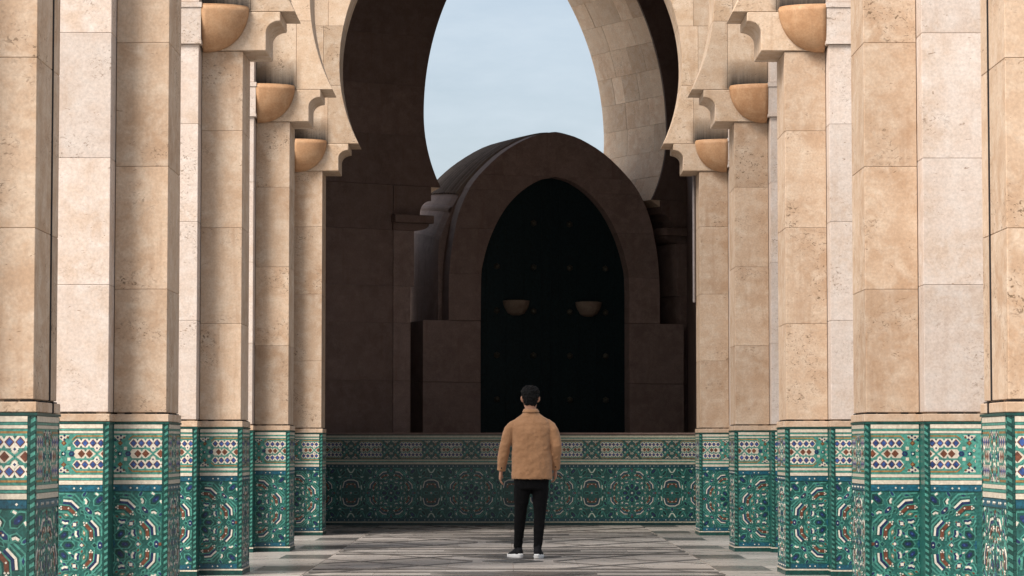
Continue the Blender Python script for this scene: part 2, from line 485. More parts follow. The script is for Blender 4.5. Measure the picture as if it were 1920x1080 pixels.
def frieze_half(c):
    """cartouche half from the star axis (p = 0) to its middle (p = c); q is measured from the frieze's mid height"""
    P = []
    rows = (.073, 0.0, -.073)
    step = .054
    p0 = c - .150
    for r, zc in enumerate(rows):
        # white lozenge band with a saw-tooth rim
        P.append([([(p0 - .018, zc), (p0 + .006, zc + .031), (c + .012, zc + .031), (c + .012, zc - .031), (p0 + .006, zc - .031)], 'W' if r != 1 else 'C', .0026)])
        k = 0
        while True:
            x = c - (k + (0.5 if r != 1 else 0.95)) * step
            if x < p0 - .004: break
            P.append([(diamond((x, zc), .0265, .0285), 'R', .0032), (diamond((x, zc), .0195, .0215), ('B' if r != 1 else 'R'), .0042)])
            for sg in (1, -1):   # little teal notches between the lozenges
                P.append([([(x + .027, zc + sg * .013), (x + .016, zc + sg * .0305), (x + .038, zc + sg * .0305)], 'L' if k % 2 else 'T', .0032)])
            k += 1
    # crossing straps at the middle of the cartouche
    for sg in (1, -1):
        P.append([(q, 'L', .0046) for q in strip([(c - .064, sg * .040), (c - .040, sg * .034), (c + .004, 0)], .013)])
        P.append([(diamond((c, sg * .038), .021, .021), 'W', .0050), (diamond((c, sg * .038), .009, .009), 'N', .0058)])
        P.append([(q, 'L', .0040) for q in strip([(p0 - .004, sg * .037), (c - .062, sg * .037)], .010)])
        # ochre outline of the cartouche
        P.append([(q, 'O', .0036) for q in strip([(c + .006, sg * .121), (p0 + .010, sg * .121), (p0 - .020, sg * .092)], .011)])
        P.append([(q, 'L', .0036) for q in strip([(c + .006, sg * .110), (p0 + .006, sg * .110), (p0 - .044, sg * .055), (p0 - .094, 0)], .011)])
        P.append([(q, 'L', .0034) for q in strip([(p0 - .030, sg * .080), (p0 - .100, sg * .010)], .009)])
        P.append([(sq((p0 - .040, sg * .037), .016, .78), 'C', .0044)])
        P.append([(diamond((p0 - .076, sg * .073), .019, .019), 'R', .0036), (diamond((p0 - .076, sg * .073), .010, .010), 'O', .0044)])
        for dx, dz in ((-.050, .112), (-.072, .098), (-.094, .112), (-.072, .124), (-.112, .094)):
            P.append([(sq((p0 + dx, sg * dz), .010), 'N' if dx < -.06 else 'R', .0042)])
        P.append([([(p0 - .034, sg * .126), (p0 - .130, sg * .126), (p0 - .084, sg * .086)], 'C', .0030)])
        P.append([(diamond((.012, sg * .052), .015, .021), 'C', .0040), (diamond((.012, sg * .052), .007, .010), 'N', .0048)])
        P.append([(diamond((.030, sg * .022), .011, .011), 'C', .0040), (sq((.030, sg * .022), .005), 'N', .0048)])
    P.append([(hexa((p0 - .022, 0), .022, .018, 0), 'N', .0040), (diamond((p0 - .022, 0), .010, .010), 'A', .0048)])
    P.append([(sq((p0 - .078, 0), .020, .78), 'A', .0036), (sq((p0 - .078, 0), .009), 'W', .0046)])
    out = []
    for pc in P:
        q = clip_piece(pc, 0.0, c, -1, 1)
        if q: out.append(q)
    return out

ZM, HM = 0.4625, 0.3625          # mid height and half height of the main field
ZF = 1.082                       # mid height of the frieze
BANDS = [(0.0, .038, 'G', .010), (.041, .054, 'C', .012), (.057, .098, 'A', .006),
         (.827, .868, 'A', .006), (.873, .900, 'C', .007), (.903, .917, 'L', .006), (.920, .940, 'C', .005),
         (1.222, 1.238, 'C', .005), (1.240, 1.252, 'L', .006), (1.255, 1.283, 'C', .007), (1.286, 1.300, 'G', .009)]

def clip_poly(poly, lo, hi, ax=0):
    def cut(pl, val, keep_less):
        out = []
        for i in range(len(pl)):
            a, b = pl[i], pl[(i + 1) % len(pl)]
            ia = (a[ax] <= val) == keep_less or a[ax] == val
            ib = (b[ax] <= val) == keep_less or b[ax] == val
            if ia: out.append(a)
            if ia != ib:
                t = (val - a[ax]) / (b[ax] - a[ax])
                out.append((a[0] + (b[0] - a[0]) * t, a[1] + (b[1] - a[1]) * t))
        return out
    pl = cut(poly, hi, True)
    if len(pl) >= 3: pl = cut(pl, lo, False)
    return pl if len(pl) >= 3 and abs(area2(pl)) > 2e-6 else None

def clip_piece(pc, lo, hi, zlo, zhi):
    out = []
    for poly, g, h in pc:
        pl = clip_poly(poly, lo, hi, 0)
        if pl: pl = clip_poly(pl, zlo, zhi, 1)
        if pl: out.append((pl, g, h))
    return out

def pieces_for(p_lo, p_hi):
    """all tile pieces (in p, z) for one panel that runs from p_lo to p_hi"""
    out = []
    for pc in STAR:
        c = clip_piece([([(x, z + ZM) for x, z in poly], g, h) for poly, g, h in pc], p_lo, p_hi, ZM - HM + .002, ZM + HM - .002)
        if c: out.append(c)
    fh = frieze_half(.2875)
    fh = fh + [[([(.575 - x, z) for x, z in poly], g, h) for poly, g, h in pc] for pc in fh]
    for pc in fh:
        for sg in (1, -1):
            c = clip_piece([([(sg * x, z + ZF) for x, z in poly], g, h) for poly, g, h in pc], p_lo, p_hi, .941, 1.221)
            if c: out.append(c)
    for z in (.0775, .8475):                              # white dots on the petrol bands
        for p in (-.30, -.18, -.135, -.02, .02, .135, .18, .30):
            c = clip_piece([(sq((p, z), .0085), 'W', .009)], p_lo, p_hi, 0, 2)
            if c: out.append(c)
    return out

def rope(mb, x0, x1, z0, z1, y, mp=None, up=1):
    """diagonal light / dark green bead strip"""
    z = z0; k = 0
    w = (x1 - x0)
    while z < z1:
        za, zb = z, min(z + .021, z1)
        s = w * 0.62 * up
        pl = [(x0, za - s / 2), (x1, za + s / 2), (x1, zb + s / 2 - .001), (x0, zb - s / 2 - .001)]
        pl = clip_poly(pl, z0, z1, 1)
        if pl: mb.chip(pl, .006, GZ['L'] if k % 2 else GZ['G'], mp=mp, bev=.0006)
        z += .021; k += 1

# ------------------------------------------------------------------ ground
mg, n, bs = new_mat('plaza_paving')
geo = nd(n, 'ShaderNodeNewGeometry')
a = noise(n, geo.outputs['Position'], 0.8, 5, 0.6); b2 = noise(n, geo.outputs['Position'], 12, 3, 0.6)
c = mixc(n, maprange(n, a, .3, .7), (0.40, 0.365, 0.32), (0.47, 0.435, 0.39))
c = mixc(n, maprange(n, b2, .4, .8, 0, .3), c, (0.32, 0.29, 0.255))
n.links.new(c, bs.inputs['Base Color']); bs.inputs['Roughness'].default_value = 0.6
g = MB()
g.face([(-900, -900, -.02), (900, -900, -.02), (900, 900, -.02), (-900, 900, -.02)], mg)
tag(g.build('ground'), kind='structure')

# gallery floor: marble slabs with grey bands let in
def marble(name, ca, cb, rough=0.27):
    m, n, bs = new_mat(name)
    geo = nd(n, 'ShaderNodeNewGeometry'); pos = geo.outputs['Position']
    oi = nd(n, 'ShaderNodeObjectInfo')
    a = noise(n, pos, 1.3, 6, 0.65, 0.7)
    b = noise(n, pos, 14, 4, 0.6)
    c = mixc(n, maprange(n, a, .36, .66), ca, cb)
    v = mth(n, 'MULTIPLY', maprange(n, b, .3, .7, .94, 1.05), maprange(n, oi.outputs['Random'], 0, 1, .78, 1.14))
    c = mixc(n, 1.0, c, nd_rgb(n, v), 'MULTIPLY')
    n.links.new(c, bs.inputs['Base Color'])
    r = noise(n, pos, 3.0, 4, 0.6)
    n.links.new(maprange(n, r, .3, .7, rough - .06, rough + .12), bs.inputs['Roughness'])
    bs.inputs['Specular IOR Level'].default_value = 0.4
    return m
FLB = marble('beige_marble', (0.335, 0.298, 0.268), (0.375, 0.342, 0.315))
FLG = marble('grey_marble', (0.098, 0.087, 0.080), (0.135, 0.122, 0.113))
FLM = marble('mid_grey_marble', (0.082, 0.076, 0.072), (0.110, 0.104, 0.098))
fl = MB(); fl.box(-2.9, 2.9, 12.0, 41.5, -.018, -.004, MORTAR)
floor = tag(fl.build('floor'), kind='structure')
YF0 = 13.2
NB = 5
bay = 5.2
# slabs of the field
sl = MB(); sl.box(0, .620, 0, .643, -.004, .0, FLB); me_slab = sl.mesh('paving_slab')
nx = 6
wx = 3.74 / nx
sl = MB(); sl.box(.002, wx - .002, .002, .648, -.004, 0, FLB); me_slab = sl.mesh('paving_slab')
for j in range(int((38.6 - 21.0) / .65)):
    for i in range(nx):
        inst('paving_slab', me_slab, floor, (-1.87 + i * wx, 21.0 + j * .65, 0))
nearf = MB(); nearf.box(-1.87, 1.87, 12.0, 20.99, -.004, 0, FLB); nearf.build('paving_apron', floor)
# side borders: pale slabs with grey parallelograms every half bay
mB = MB(); mB.box(.002, .80, 0, 1.58, -.004, 0, FLB); me_bp = mB.mesh('border_slab')
mG = MB(); mG.prism([(0, 0), (1, 0), (1, 1), (0, 1)], 0, 1, FLM)
def quadslab(pts, mat, z0=-.004, z1=0.0):
    mb = MB(); i = 0
    mb.v = [(p[0], p[1], z0) for p in pts] + [(p[0], p[1], z1) for p in pts]
    nn = len(pts)
    ar = area2(pts)
    idx = list(range(nn)) if ar > 0 else list(range(nn - 1, -1, -1))
    mb.f = [[nn + k for k in idx]] + [[idx[k], idx[(k + 1) % nn], nn + idx[(k + 1) % nn], nn + idx[k]] for k in range(nn)]
    mb.m = [mb.mi(mat)] * len(mb.f)
    return mb
for sg in (-1, 1):
    for k in range(-1, 8):
        y0 = 24.4 + k * 2.6 - 5.2
        if y0 < 12.2: continue
        q = quadslab([(sg * 1.876, y0 + .002), (sg * 2.36, y0 + .002), (sg * 2.36, y0 + .998), (sg * 1.876, y0 + .998)], FLM); q.build('border_slab', floor)
        q = quadslab([(sg * 2.364, y0 + .002), (sg * 2.86, y0 + .002), (sg * 2.86, y0 + .998), (sg * 2.364, y0 + .998)], FLB); q.build('border_slab', floor)
        q = quadslab([(sg * 1.876, y0 + 1.002), (sg * 2.86, y0 + 1.002), (sg * 2.86, y0 + 2.598), (sg * 1.876, y0 + 2.598)], FLB); q.build('border_slab', floor)
# inlaid grey bands: interlaced stars, one per bay, 4 mm proud of the slabs
def band(pts, w, mat=FLG, z=.004):
    for q in strip(pts, w):
        if min(p[1] for p in q) > 38.28: continue
        quadslab(q, mat, .0005, z).build('inlay_band', floor)
for b in range(-1, 3):
    yc = 26.3 + b * bay
    for sg in (-1, 1):
        band([(sg * 1.84, yc - .45), (sg * .40, yc + 1.62)], .075)
        band([(sg * 1.84, yc + .45), (sg * .40, yc - 1.62)], .075, z=.006)
        band([(sg * 1.84, yc - 2.50), (sg * .42, yc - .10)], .055, z=.005)
        band([(sg * 1.84, yc + 2.50), (sg * .42, yc + .10)], .055, z=.007)
    for dy, wd, ln, mt in ((1.05, .50, .62, FLG), (-2.60, .74, .46, FLG), (0, .30, .36, FLM)):
        pts = [(-wd, yc + dy), (0, yc + dy - ln), (wd, yc + dy), (0, yc + dy + ln)]
        if min(p[1] for p in pts) < 38:
            quadslab(pts, mt, .0005, .0105).build('inlay_star', floor)
    for dy in (-1.70, 1.70):
        band([(-1.84, yc + dy), (1.84, yc + dy)], .13, FLG, .0090)
    for dy in (-2.25, 2.25):
        band([(-1.84, yc + dy), (1.84, yc + dy)], .07, FLM, .0085)

# ------------------------------------------------------------------ piers
U0, U1, U2 = 2.40, 2.775, 3.515       # inner face, corner of the outer shaft, outer end
T, PJ = 0.70, 0.22                    # depth of the inner shaft, projection of the outer shaft
PC = 2.79                             # star centre of the inner panel
SH = 0.014                            # the shaft stands back from the tiles
BACK = T + PJ

def shaft_block(x0, x1, y0, y1, z0, z1, mat, bev=.0035):
    mb = MB(); mb.box(x0, x1, y0, y1, z0 + .0007, z1 - .0007, mat)
    return mb.build('stone_block', None, bevel=bev, seg=1)

def make_pier(tall, cracked=False):
    root = empty('pier')
    # mortar core, seen only in the joints
    co = MB()
    co.box(U0 + SH + .012, U1 - .02, .026, T - .026, 1.30, 4.64, MORTAR)
    co.box(U1 + SH + .010, U2 - .026, -PJ + .026, BACK - .026, 1.30, tall - .02, MORTAR)
    co.build('core', root)
    # courses
    zi = [1.366, 2.217, 3.070, 3.935, 4.648]
    for a, b in zip(zi[:-1], zi[1:]):
        if cracked:
            for y0, y1 in ((SH, .455), (.487, T - SH)):
                o = shaft_block(U0 + SH, U1 + .004, y0, y1, a, b, TRAV); o.parent = root
        else:
            o = shaft_block(U0 + SH, U1 + .004, SH, T - SH, a, b, TRAV); o.parent = root
    zo = [1.366, 2.235, 3.105, 3.97, 4.678]
    for a, b in zip(zo[:-1], zo[1:]):
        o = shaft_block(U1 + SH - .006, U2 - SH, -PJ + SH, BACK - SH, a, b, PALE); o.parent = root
    if cracked:
        mb = MB(); mb.box(U0 + SH - .003, U0 + SH + .02, .452, .490, 1.366, 4.648, SEAL); mb.box(U0 - .007, U0 + .01, .452, .490, 1.302, 1.356, SEAL)
        mb.build('joint_seal', root)
    # moulded cap of the outer shaft
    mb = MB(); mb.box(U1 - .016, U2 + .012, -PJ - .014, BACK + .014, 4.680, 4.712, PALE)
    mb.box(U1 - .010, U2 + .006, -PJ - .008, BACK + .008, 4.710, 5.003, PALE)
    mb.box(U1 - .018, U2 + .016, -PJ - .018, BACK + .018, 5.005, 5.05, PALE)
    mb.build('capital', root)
    zz = [5.055, 5.85, 6.7, 7.55, tall]
    for a, b in zip(zz[:-1], zz[1:]):
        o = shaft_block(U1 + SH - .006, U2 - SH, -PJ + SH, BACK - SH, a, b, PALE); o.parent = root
    # stone band over the tiles
    mb = MB(); mb.box(U0 - .004, U1 + .004, -.006, T + .004, 1.302, 1.354, TRAV)
    mb.build('plinth_band', root, bevel=.004)
    mb = MB(); mb.box(U1 - .006, U2 + .004, -PJ - .006, BACK + .004, 1.3022, 1.3535, TRAV)
    mb.build('plinth_band', root, bevel=.004)
    # black gaps where the pointing over the band has fallen out
    mb = MB(); gr_ = random.Random(11)
    for x0, x1, y in ((U0 + .02, U1, SH - .004), (U1 + .01, U2 - .02, -PJ + SH - .004)):
        x = x0
        while x < x1 - .03:
            w = gr_.uniform(.02, .11)
            if gr_.random() < .6: mb.box(x, min(x + w, x1), y, y + .02, 1.3545, 1.3545 + gr_.uniform(.005, .009), SEAL)
            x += w + gr_.uniform(.0, .03)
    for yy in (.03, .21, .37, .55):
        mb.box(U0 + SH - .004, U0 + SH + .02, yy, yy + gr_.uniform(.05, .13), 1.3545, 1.362, SEAL)
    o = mb.build('joint_gap', root); o['kind'] = 'stuff'
    # tile dado: grouted body, striped bands, corner beads
    d = MB()
    e = .004
    d.box(U0 + e, U1 + .01, e, T - e, 0, 1.2995, GZ['T'])
    d.box(U1 + e, U2 - e, -PJ + e, BACK - e, 0, 1.299, GZ['T'])
    BD = .040
    # frieze ground (cream) on the fronts
    for x0, x1, y in ((U0 + BD, U1 - .002, 0), (U1 + BD, U2 - BD, -PJ)):
        mp = lambda a, b, c, y=y: (a, y + e - c, b)
        d.chip([(x0, .941), (x1, .941), (x1, 1.221), (x0, 1.221)], .0015, GZ['L'], mp=mp, bev=.0005)
        for z0, z1, gz, h in BANDS:
            d.chip([(x0, z0), (x1, z0), (x1, z1), (x0, z1)], h, GZ[gz], mp=mp, bev=.0008)
    # base course and cream line run round the corners
    for z0, z1, gz, h in BANDS[:2] + BANDS[-1:]:
        d.box(U0 - h + .002, U1, -h + .003, T + h - .003, z0 + .0005, z1, GZ[gz])
        d.box(U1 - h + .002, U2 + h - .002, -PJ - h + .003, BACK + h - .003, z0 + .0007, z1 - .0002, GZ[gz])
    # plain dark green beads beside the ropes
    for x0, x1, y in ((U0 + .0255, U0 + BD - .001, 0), (U1 + .0255, U1 + BD - .001, -PJ), (U2 - BD + .001, U2 - .0255, -PJ)):
        mp = lambda a, b, c, y=y: (a, y + e - c, b)
        z = .055
        while z < 1.285:
            z2 = min(z + .047, 1.285)
            d.chip([(x0, z), (x1, z), (x1, z2 - .0015), (x0, z2 - .0015)], .006, GZ['G'], mp=mp, bev=.0008)
            z += .047
    dado = d.build('tile_dado', root)
    # rope strips on the arrises
    r = MB()
    rope(r, U0 + .001, U0 + .025, .056, 1.285, 0, lambda a, b, c: (a, e - c, b), -1)
    rope(r, U1 + .001, U1 + .025, .056, 1.285, 0, lambda a, b, c: (a, -PJ + e - c, b), -1)
    rope(r, U2 - .025, U2 - .001, .056, 1.285, 0, lambda a, b, c: (a, -PJ + e - c, b), 1)
    rope(r, .004, .028, .056, 1.285, 0, lambda a, b, c: (U0 + e - c, a, b), 1)
    rope(r, T - .028, T - .004, .056, 1.285, 0, lambda a, b, c: (U0 + e - c, a, b), -1)
    rr = r.build('rope_border', dado); rr['kind'] = 'stuff'
    return root, dado

P_LO, P_HI = PC - U1 + .003, PC - U0 - .041
FRONT = pieces_for(P_LO, P_HI)
def piece_mesh(pcs, mp=None, name='tile', GZ=GZ):
    mb = MB()
    for pc in pcs:
        for poly, g, h in pc:
            mb.chip(poly, h, GZ[g], mp=mp, bev=.0010)
    return mb.mesh(name)
e_ = .004
TILE_ME = []
small = []
for pc in FRONT:
    if bigness(pc) > .021: TILE_ME.append(piece_mesh([pc], lambda a, b, c: (-a, e_ - c, b)))
    else: small.append(pc)
SMALL_ME = piece_mesh(small, lambda a, b, c: (-a, e_ - c, b), 'small_tiles')
# other half of the outer panel, turned away from the gallery, as one mesh
OUT2 = pieces_for(-.335, -P_LO)
OUT2_ME = piece_mesh(OUT2, lambda a, b, c: (-a, e_ - c, b), 'small_tiles')
# the narrow side face and the little return
SIDE = pieces_for(-.318, .318)
SIDE_ME = piece_mesh(SIDE, lambda a, b, c: (e_ - c, a, b), 'side_tiles')
bandm = MB()
for z0, z1, gz, h in BANDS[2:-1]:
    bandm.chip([(.029, z0), (T - .029, z0), (T - .029, z1), (.029, z1)], h * .9, GZ[gz], mp=lambda a, b, c: (e_ - c, a, b), bev=.0008)
bandm.chip([(.029, .941), (T - .029, .941), (T - .029, 1.221), (.029, 1.221)], .0015, GZ['L'], mp=lambda a, b, c: (e_ - c, a, b), bev=.0005)
BAND_ME = bandm.mesh('side_bands')

def dress(dado):
    for cx, y in ((PC, 0), (U1 + .365 + .003, -PJ)):
        for me in TILE_ME: inst('tile', me, dado, (cx, y, 0))
        o = inst('small_tiles', SMALL_ME, dado, (cx, y, 0)); o['kind'] = 'stuff'
    o = inst('small_tiles', OUT2_ME, dado, (U1 + .368, -PJ, 0)); o['kind'] = 'stuff'
    o = inst('side_tiles', SIDE_ME, dado, (U0, T / 2, 0)); o['kind'] = 'stuff'
    o = inst('side_bands', BAND_ME, dado, (U0, 0, 0)); o['kind'] = 'stuff'

def copy_tree(o, parent=None):
    c = o.copy(); COL.objects.link(c)
    if parent is not None: c.parent = parent
    for ch in KIDS[o]: copy_tree(ch, c)
    return c
KIDS = {}
def index(o):
    KIDS[o] = [x for x in SC.objects if x.parent == o]
    for x in KIDS[o]: index(x)

BAYS = [13.2, 18.4, 23.6, 28.8, 34.0]
rootA, dA = make_pier(8.6, True); dress(dA)
rootB, dB = make_pier(8.6); dress(dB)
index(rootA); index(rootB)
words = ['nearest', 'second', 'third', 'fourth', 'farthest']
extra = ['cut off by the picture edge', 'with its broad pale shaft in full view', 'under the largest bowl lamp', 'under the middle bowl lamp', 'at the end of the low tiled wall']
for i, y in enumerate(BAYS):
    for sg, s in ((-1, 'left'), (1, 'right')):
        if i == 0: r = rootA if sg < 0 else copy_tree(rootA)
        elif i == 1 and sg < 0: r = rootB
        else: r = copy_tree(rootB)
        r.location = (0, y, 0); r.scale = (sg, 1, 1)
        tag(r, '%s travertine pier of the %s row, %s' % (words[i], s, extra[i]), 'pier', 'stone piers with tiled dados along the gallery')

# ------------------------------------------------------------------ horseshoe arches on the last three pairs of piers
AZ, AR = 6.02, 2.2                     # arch centre height and radius
TIPU, TIPZ = 1.95, 4.978
AC = .25                              # how far each arc is struck past the middle, above the widest point
def arch_u(z):
    if z <= AZ: return math.sqrt(max(0, AR * AR - (z - AZ) ** 2))
    return max(0.0, -AC + math.sqrt(max(0, (AR + AC) ** 2 - (z - AZ) ** 2)))
def impost_profile():
    pts = [(U1 + .004, 4.652), (2.207, 4.652), (2.207, 4.815)]
    for k in range(1, 9):
        t = math.pi / 2 * k / 8
        pts.append((2.081 + .126 * math.cos(t), 4.815 + .104 * math.sin(t)))
    pts += [(2.081, 4.999), (U1 + .004, 4.999)]
    return pts
def make_arch():
    root = empty('horseshoe_arch')
    for sg in (-1, 1):
        mb = MB(); mb.prism([(sg * a, b) for a, b in impost_profile()], -.004, T + .004, SOOT)
        mb.build('impost', root, fixn=True, bevel=.006)
        zs = [5.002, 5.75, 6.52, 7.25, 7.95]
        for k in range(len(zs) - 1):
            z0, z1 = zs[k] + .001, zs[k + 1] - .001
            um = 2.345 + (.06 if k % 2 else 0)
            zz = [z0 + (z1 - z0) * j / 8 for j in range(9)]
            inner = [(arch_u(z), z) for z in zz]
            mb = MB(); mb.prism([(sg * a, b) for a, b in inner + [(um - .001, z1), (um - .001, z0)]], 0, T, SOOT)
            mb.build('stone_block', root, fixn=True, bevel=.004)
            mb = MB(); mb.prism([(sg * a, b) for a, b in [(um + .001, z0), (U1 + .004, z0), (U1 + .004, z1), (um + .001, z1)]], 0.0008, T - .0008, SOOT)
            mb.build('stone_block', root, fixn=True, bevel=.004)
    z0 = 7.9522
    us = [-arch_u(z0) + 2 * arch_u(z0) * j / 16 for j in range(17)]
    low = [(u, AZ + math.sqrt((AR + AC) ** 2 - (abs(u) + AC) ** 2)) for u in us]
    mb = MB(); mb.prism([(-U1, z0)] + low + [(U1, z0), (U1, 10.4), (-U1, 10.4)], 0, T, SOOT)
    mb.build('crown_block', root, fixn=True)
    return root
arch0 = make_arch(); index(arch0)
alab = ['horseshoe arch nearest to the viewer, carried by the third pair of piers', 'middle horseshoe arch, carried by the fourth pair of piers', 'farthest pale horseshoe arch, over the ends of the low tiled wall']
for i, y in enumerate(BAYS[2:]):
    r = arch0 if i == 0 else copy_tree(arch0)
    r.location = (0, y, 0)
    tag(r, alab[i], 'arch', 'horseshoe arches across the gallery')

# ------------------------------------------------------------------ bowl lamps in the corner of impost and outer shaft
def make_lamp():
    root = empty('wall_lamp')
    mb = MB()
    NA, NB_ = 14, 14
    rx, ry, rz = .395, .215, .385
    def pt(i, j):        # i: round from the shaft side to the wall, j: rim to bottom
        a = math.pi / 2 * i / NA; b = math.pi / 2 * j / NB_
        rr = math.cos(b) ** 0.85
        return (-rx * math.sin(a) * rr, -ry * math.cos(a) * rr, -rz * math.sin(b) ** 1.05)
    for i in range(NA):
        for j in range(NB_):
            mb.face([pt(i, j), pt(i, j + 1), pt(i + 1, j + 1), pt(i + 1, j)], LAMPM)
    me = mb.mesh('bowl')
    bm = bmesh.new(); bm.from_mesh(me); bmesh.ops.remove_doubles(bm, verts=bm.verts, dist=1e-5)
    for f in bm.faces: f.smooth = True
    bmesh.ops.recalc_face_normals(bm, faces=bm.faces)
    bm.to_mesh(me); bm.free()
    bowl = link(bpy.data.objects.new('bowl', me), root)
    sol = bowl.modifiers.new('thick', 'SOLIDIFY'); sol.thickness = .018; sol.offset = 0
    # the rim lip and the dark dish inside
    mb = MB()
    for i in range(NA):
        a0, a1 = math.pi / 2 * i / NA, math.pi / 2 * (i + 1) / NA
        def q(a, s, z): return (-rx * s * math.sin(a), -ry * s * math.cos(a), z)
        mb.face([q(a0, 1.012, 0), q(a1, 1.012, 0), q(a1, 1.0, .014), q(a0, 1.0, .014)], LAMPM)
        mb.face([q(a0, 1.0, .014), q(a1, 1.0, .014), q(a1, .93, .012), q(a0, .93, .012)], LAMPM)
        mb.face([q(a0, 1.012, 0), q(a0, 1.0, -.012), q(a1, 1.0, -.012), q(a1, 1.012, 0)], LAMPM)
    mb.build('rim', bowl, fixn=True, smooth=True)
    mb = MB()
    mb.face([(0, 0, -.02)] + [(-rx * .96 * math.sin(math.pi / 2 * i / NA), -ry * .96 * math.cos(math.pi / 2 * i / NA), -.02) for i in range(NA + 1)], MORTAR)
    mb.build('dish', bowl)
    return root
lamp0 = make_lamp(); index(lamp0)
sizes = ['largest and highest', 'middle', 'smallest and farthest']
for i, y in enumerate(BAYS[2:]):
    for sg, s in ((-1, 'left'), (1, 'right')):
        r = lamp0 if (i == 0 and sg < 0) else copy_tree(lamp0)
        r.location = (sg * 2.762, y - .006, 5.026); r.scale = (sg, 1, 1)
        tag(r, '%s ochre half-bowl lamp on the %s imposts, soot above it' % (sizes[i], s), 'lamp', 'ochre bowl lamps on the imposts')

# ------------------------------------------------------------------ low tiled wall across the end of the gallery
lw = empty('low_wall', (0, 38.3, 0))
tag(lw, 'low wall covered in shaded teal mosaic tiles, closing the end of the gallery', 'wall')
b = MB(); b.box(-2.74, 2.74, .004, .26, 0, 1.297, GZ_SHADED['T']); b.build('wall_body', lw)
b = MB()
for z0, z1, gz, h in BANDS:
    b.chip([(-2.735, z0), (2.735, z0), (2.735, z1), (-2.735, z1)], h, GZ_SHADED[gz], mp=lambda a, b_, c: (a, e_ - c, b_), bev=.0008)
b.chip([(-2.735, .941), (2.735, .941), (2.735, 1.221), (-2.735, 1.221)], .0015, GZ_SHADED['T'], mp=lambda a, b_, c: (a, e_ - c, b_), bev=.0005)
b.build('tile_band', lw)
b = MB(); b.box(-2.74, 2.74, -.012, .27, 1.2995, 1.325, BROWN); b.build('coping', lw)
stars = [-1.706 + 1.15 * k for k in range(-1, 5)]
smallw = []
nt_ = 0
wall_cache = {}
def place_wall(pcs, cx, big=.05):
    global nt_
    for idx, pc in enumerate(pcs):
        mv = [([(x + cx, z + ZM) for x, z in poly], g, h) for poly, g, h in pc]
        c = clip_piece(mv, -2.73, 2.73, ZM - HM + .002, ZM + HM - .002)
        if not c: continue
        whole = len(c) == len(pc) and all(abs(area2(x[0]) - area2(y[0])) < 1e-7 for x, y in zip(c, mv))
        if whole and bigness(pc) > big and nt_ < 290:
            key = (id(pcs), idx)
            if key not in wall_cache:
                wall_cache[key] = piece_mesh([[([(x, z + ZM) for x, z in poly], g, h) for poly, g, h in pc]], lambda a, b_, c_: (a, e_ - c_, b_), 'tile', GZ_SHADED)
            inst('tile', wall_cache[key], lw, (cx, 0, 0)); nt_ += 1
        else:
            smallw.append(c)
MID = mid_motif()
STARW = [pc for pc in STAR if max(abs(v[0]) for poly, g, h in pc for v in poly) < .36]
for cx in stars: place_wall(STARW, cx)
for cx in [s + .575 for s in stars] + [stars[0] - .575]: place_wall(MID, cx)
fh = frieze_half(.2875)
for k in range(-2, 9):
    cx = -1.706 + .575 * k
    for pc in fh:
        for sg in (1, -1):
            c = clip_piece([([(sg * x + cx, z + ZF) for x, z in poly], g, h) for poly, g, h in pc], -2.73, 2.73, .941, 1.221)
            if c: smallw.append(c)
    for z in (.0775, .8475):
        for p in (-.26, -.2, -.09, -.03, .03, .09, .2, .26):
            c = clip_piece([(sq((cx + p, z), .0085), 'W', .009)], -2.73, 2.73, 0, 2)
            if c: smallw.append(c)
o = link(bpy.data.objects.new('small_tiles', piece_mesh(smallw, lambda a, b_, c_: (a, e_ - c_, b_), 'small_tiles', GZ_SHADED)), lw); o['kind'] = 'stuff'

# ------------------------------------------------------------------ dark chamber behind the gallery: side walls and ceiling
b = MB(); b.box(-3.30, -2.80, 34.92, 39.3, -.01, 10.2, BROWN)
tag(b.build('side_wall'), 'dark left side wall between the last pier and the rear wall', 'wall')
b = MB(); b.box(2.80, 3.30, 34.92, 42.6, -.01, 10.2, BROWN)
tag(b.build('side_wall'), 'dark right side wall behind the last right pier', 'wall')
b = MB()
b.prism([(0, 0), (1, 0), (1, 1), (0, 1)], 0, 1, BROWN)
b = MB()
i0 = [(-3.4, 34.72), (3.4, 34.72), (3.4, 42.9), (-3.4, 38.85)]
b.v = [(x, y, 10.2) for x, y in i0] + [(x, y, 10.5) for x, y in i0]
b.f = [[3, 2, 1, 0], [4, 5, 6, 7], [0, 1, 5, 4], [1, 2, 6, 5], [2, 3, 7, 6], [3, 0, 4, 7]]; b.m = [b.mi(BROWN)] * 6
tag(b.build('roof'), kind='structure')

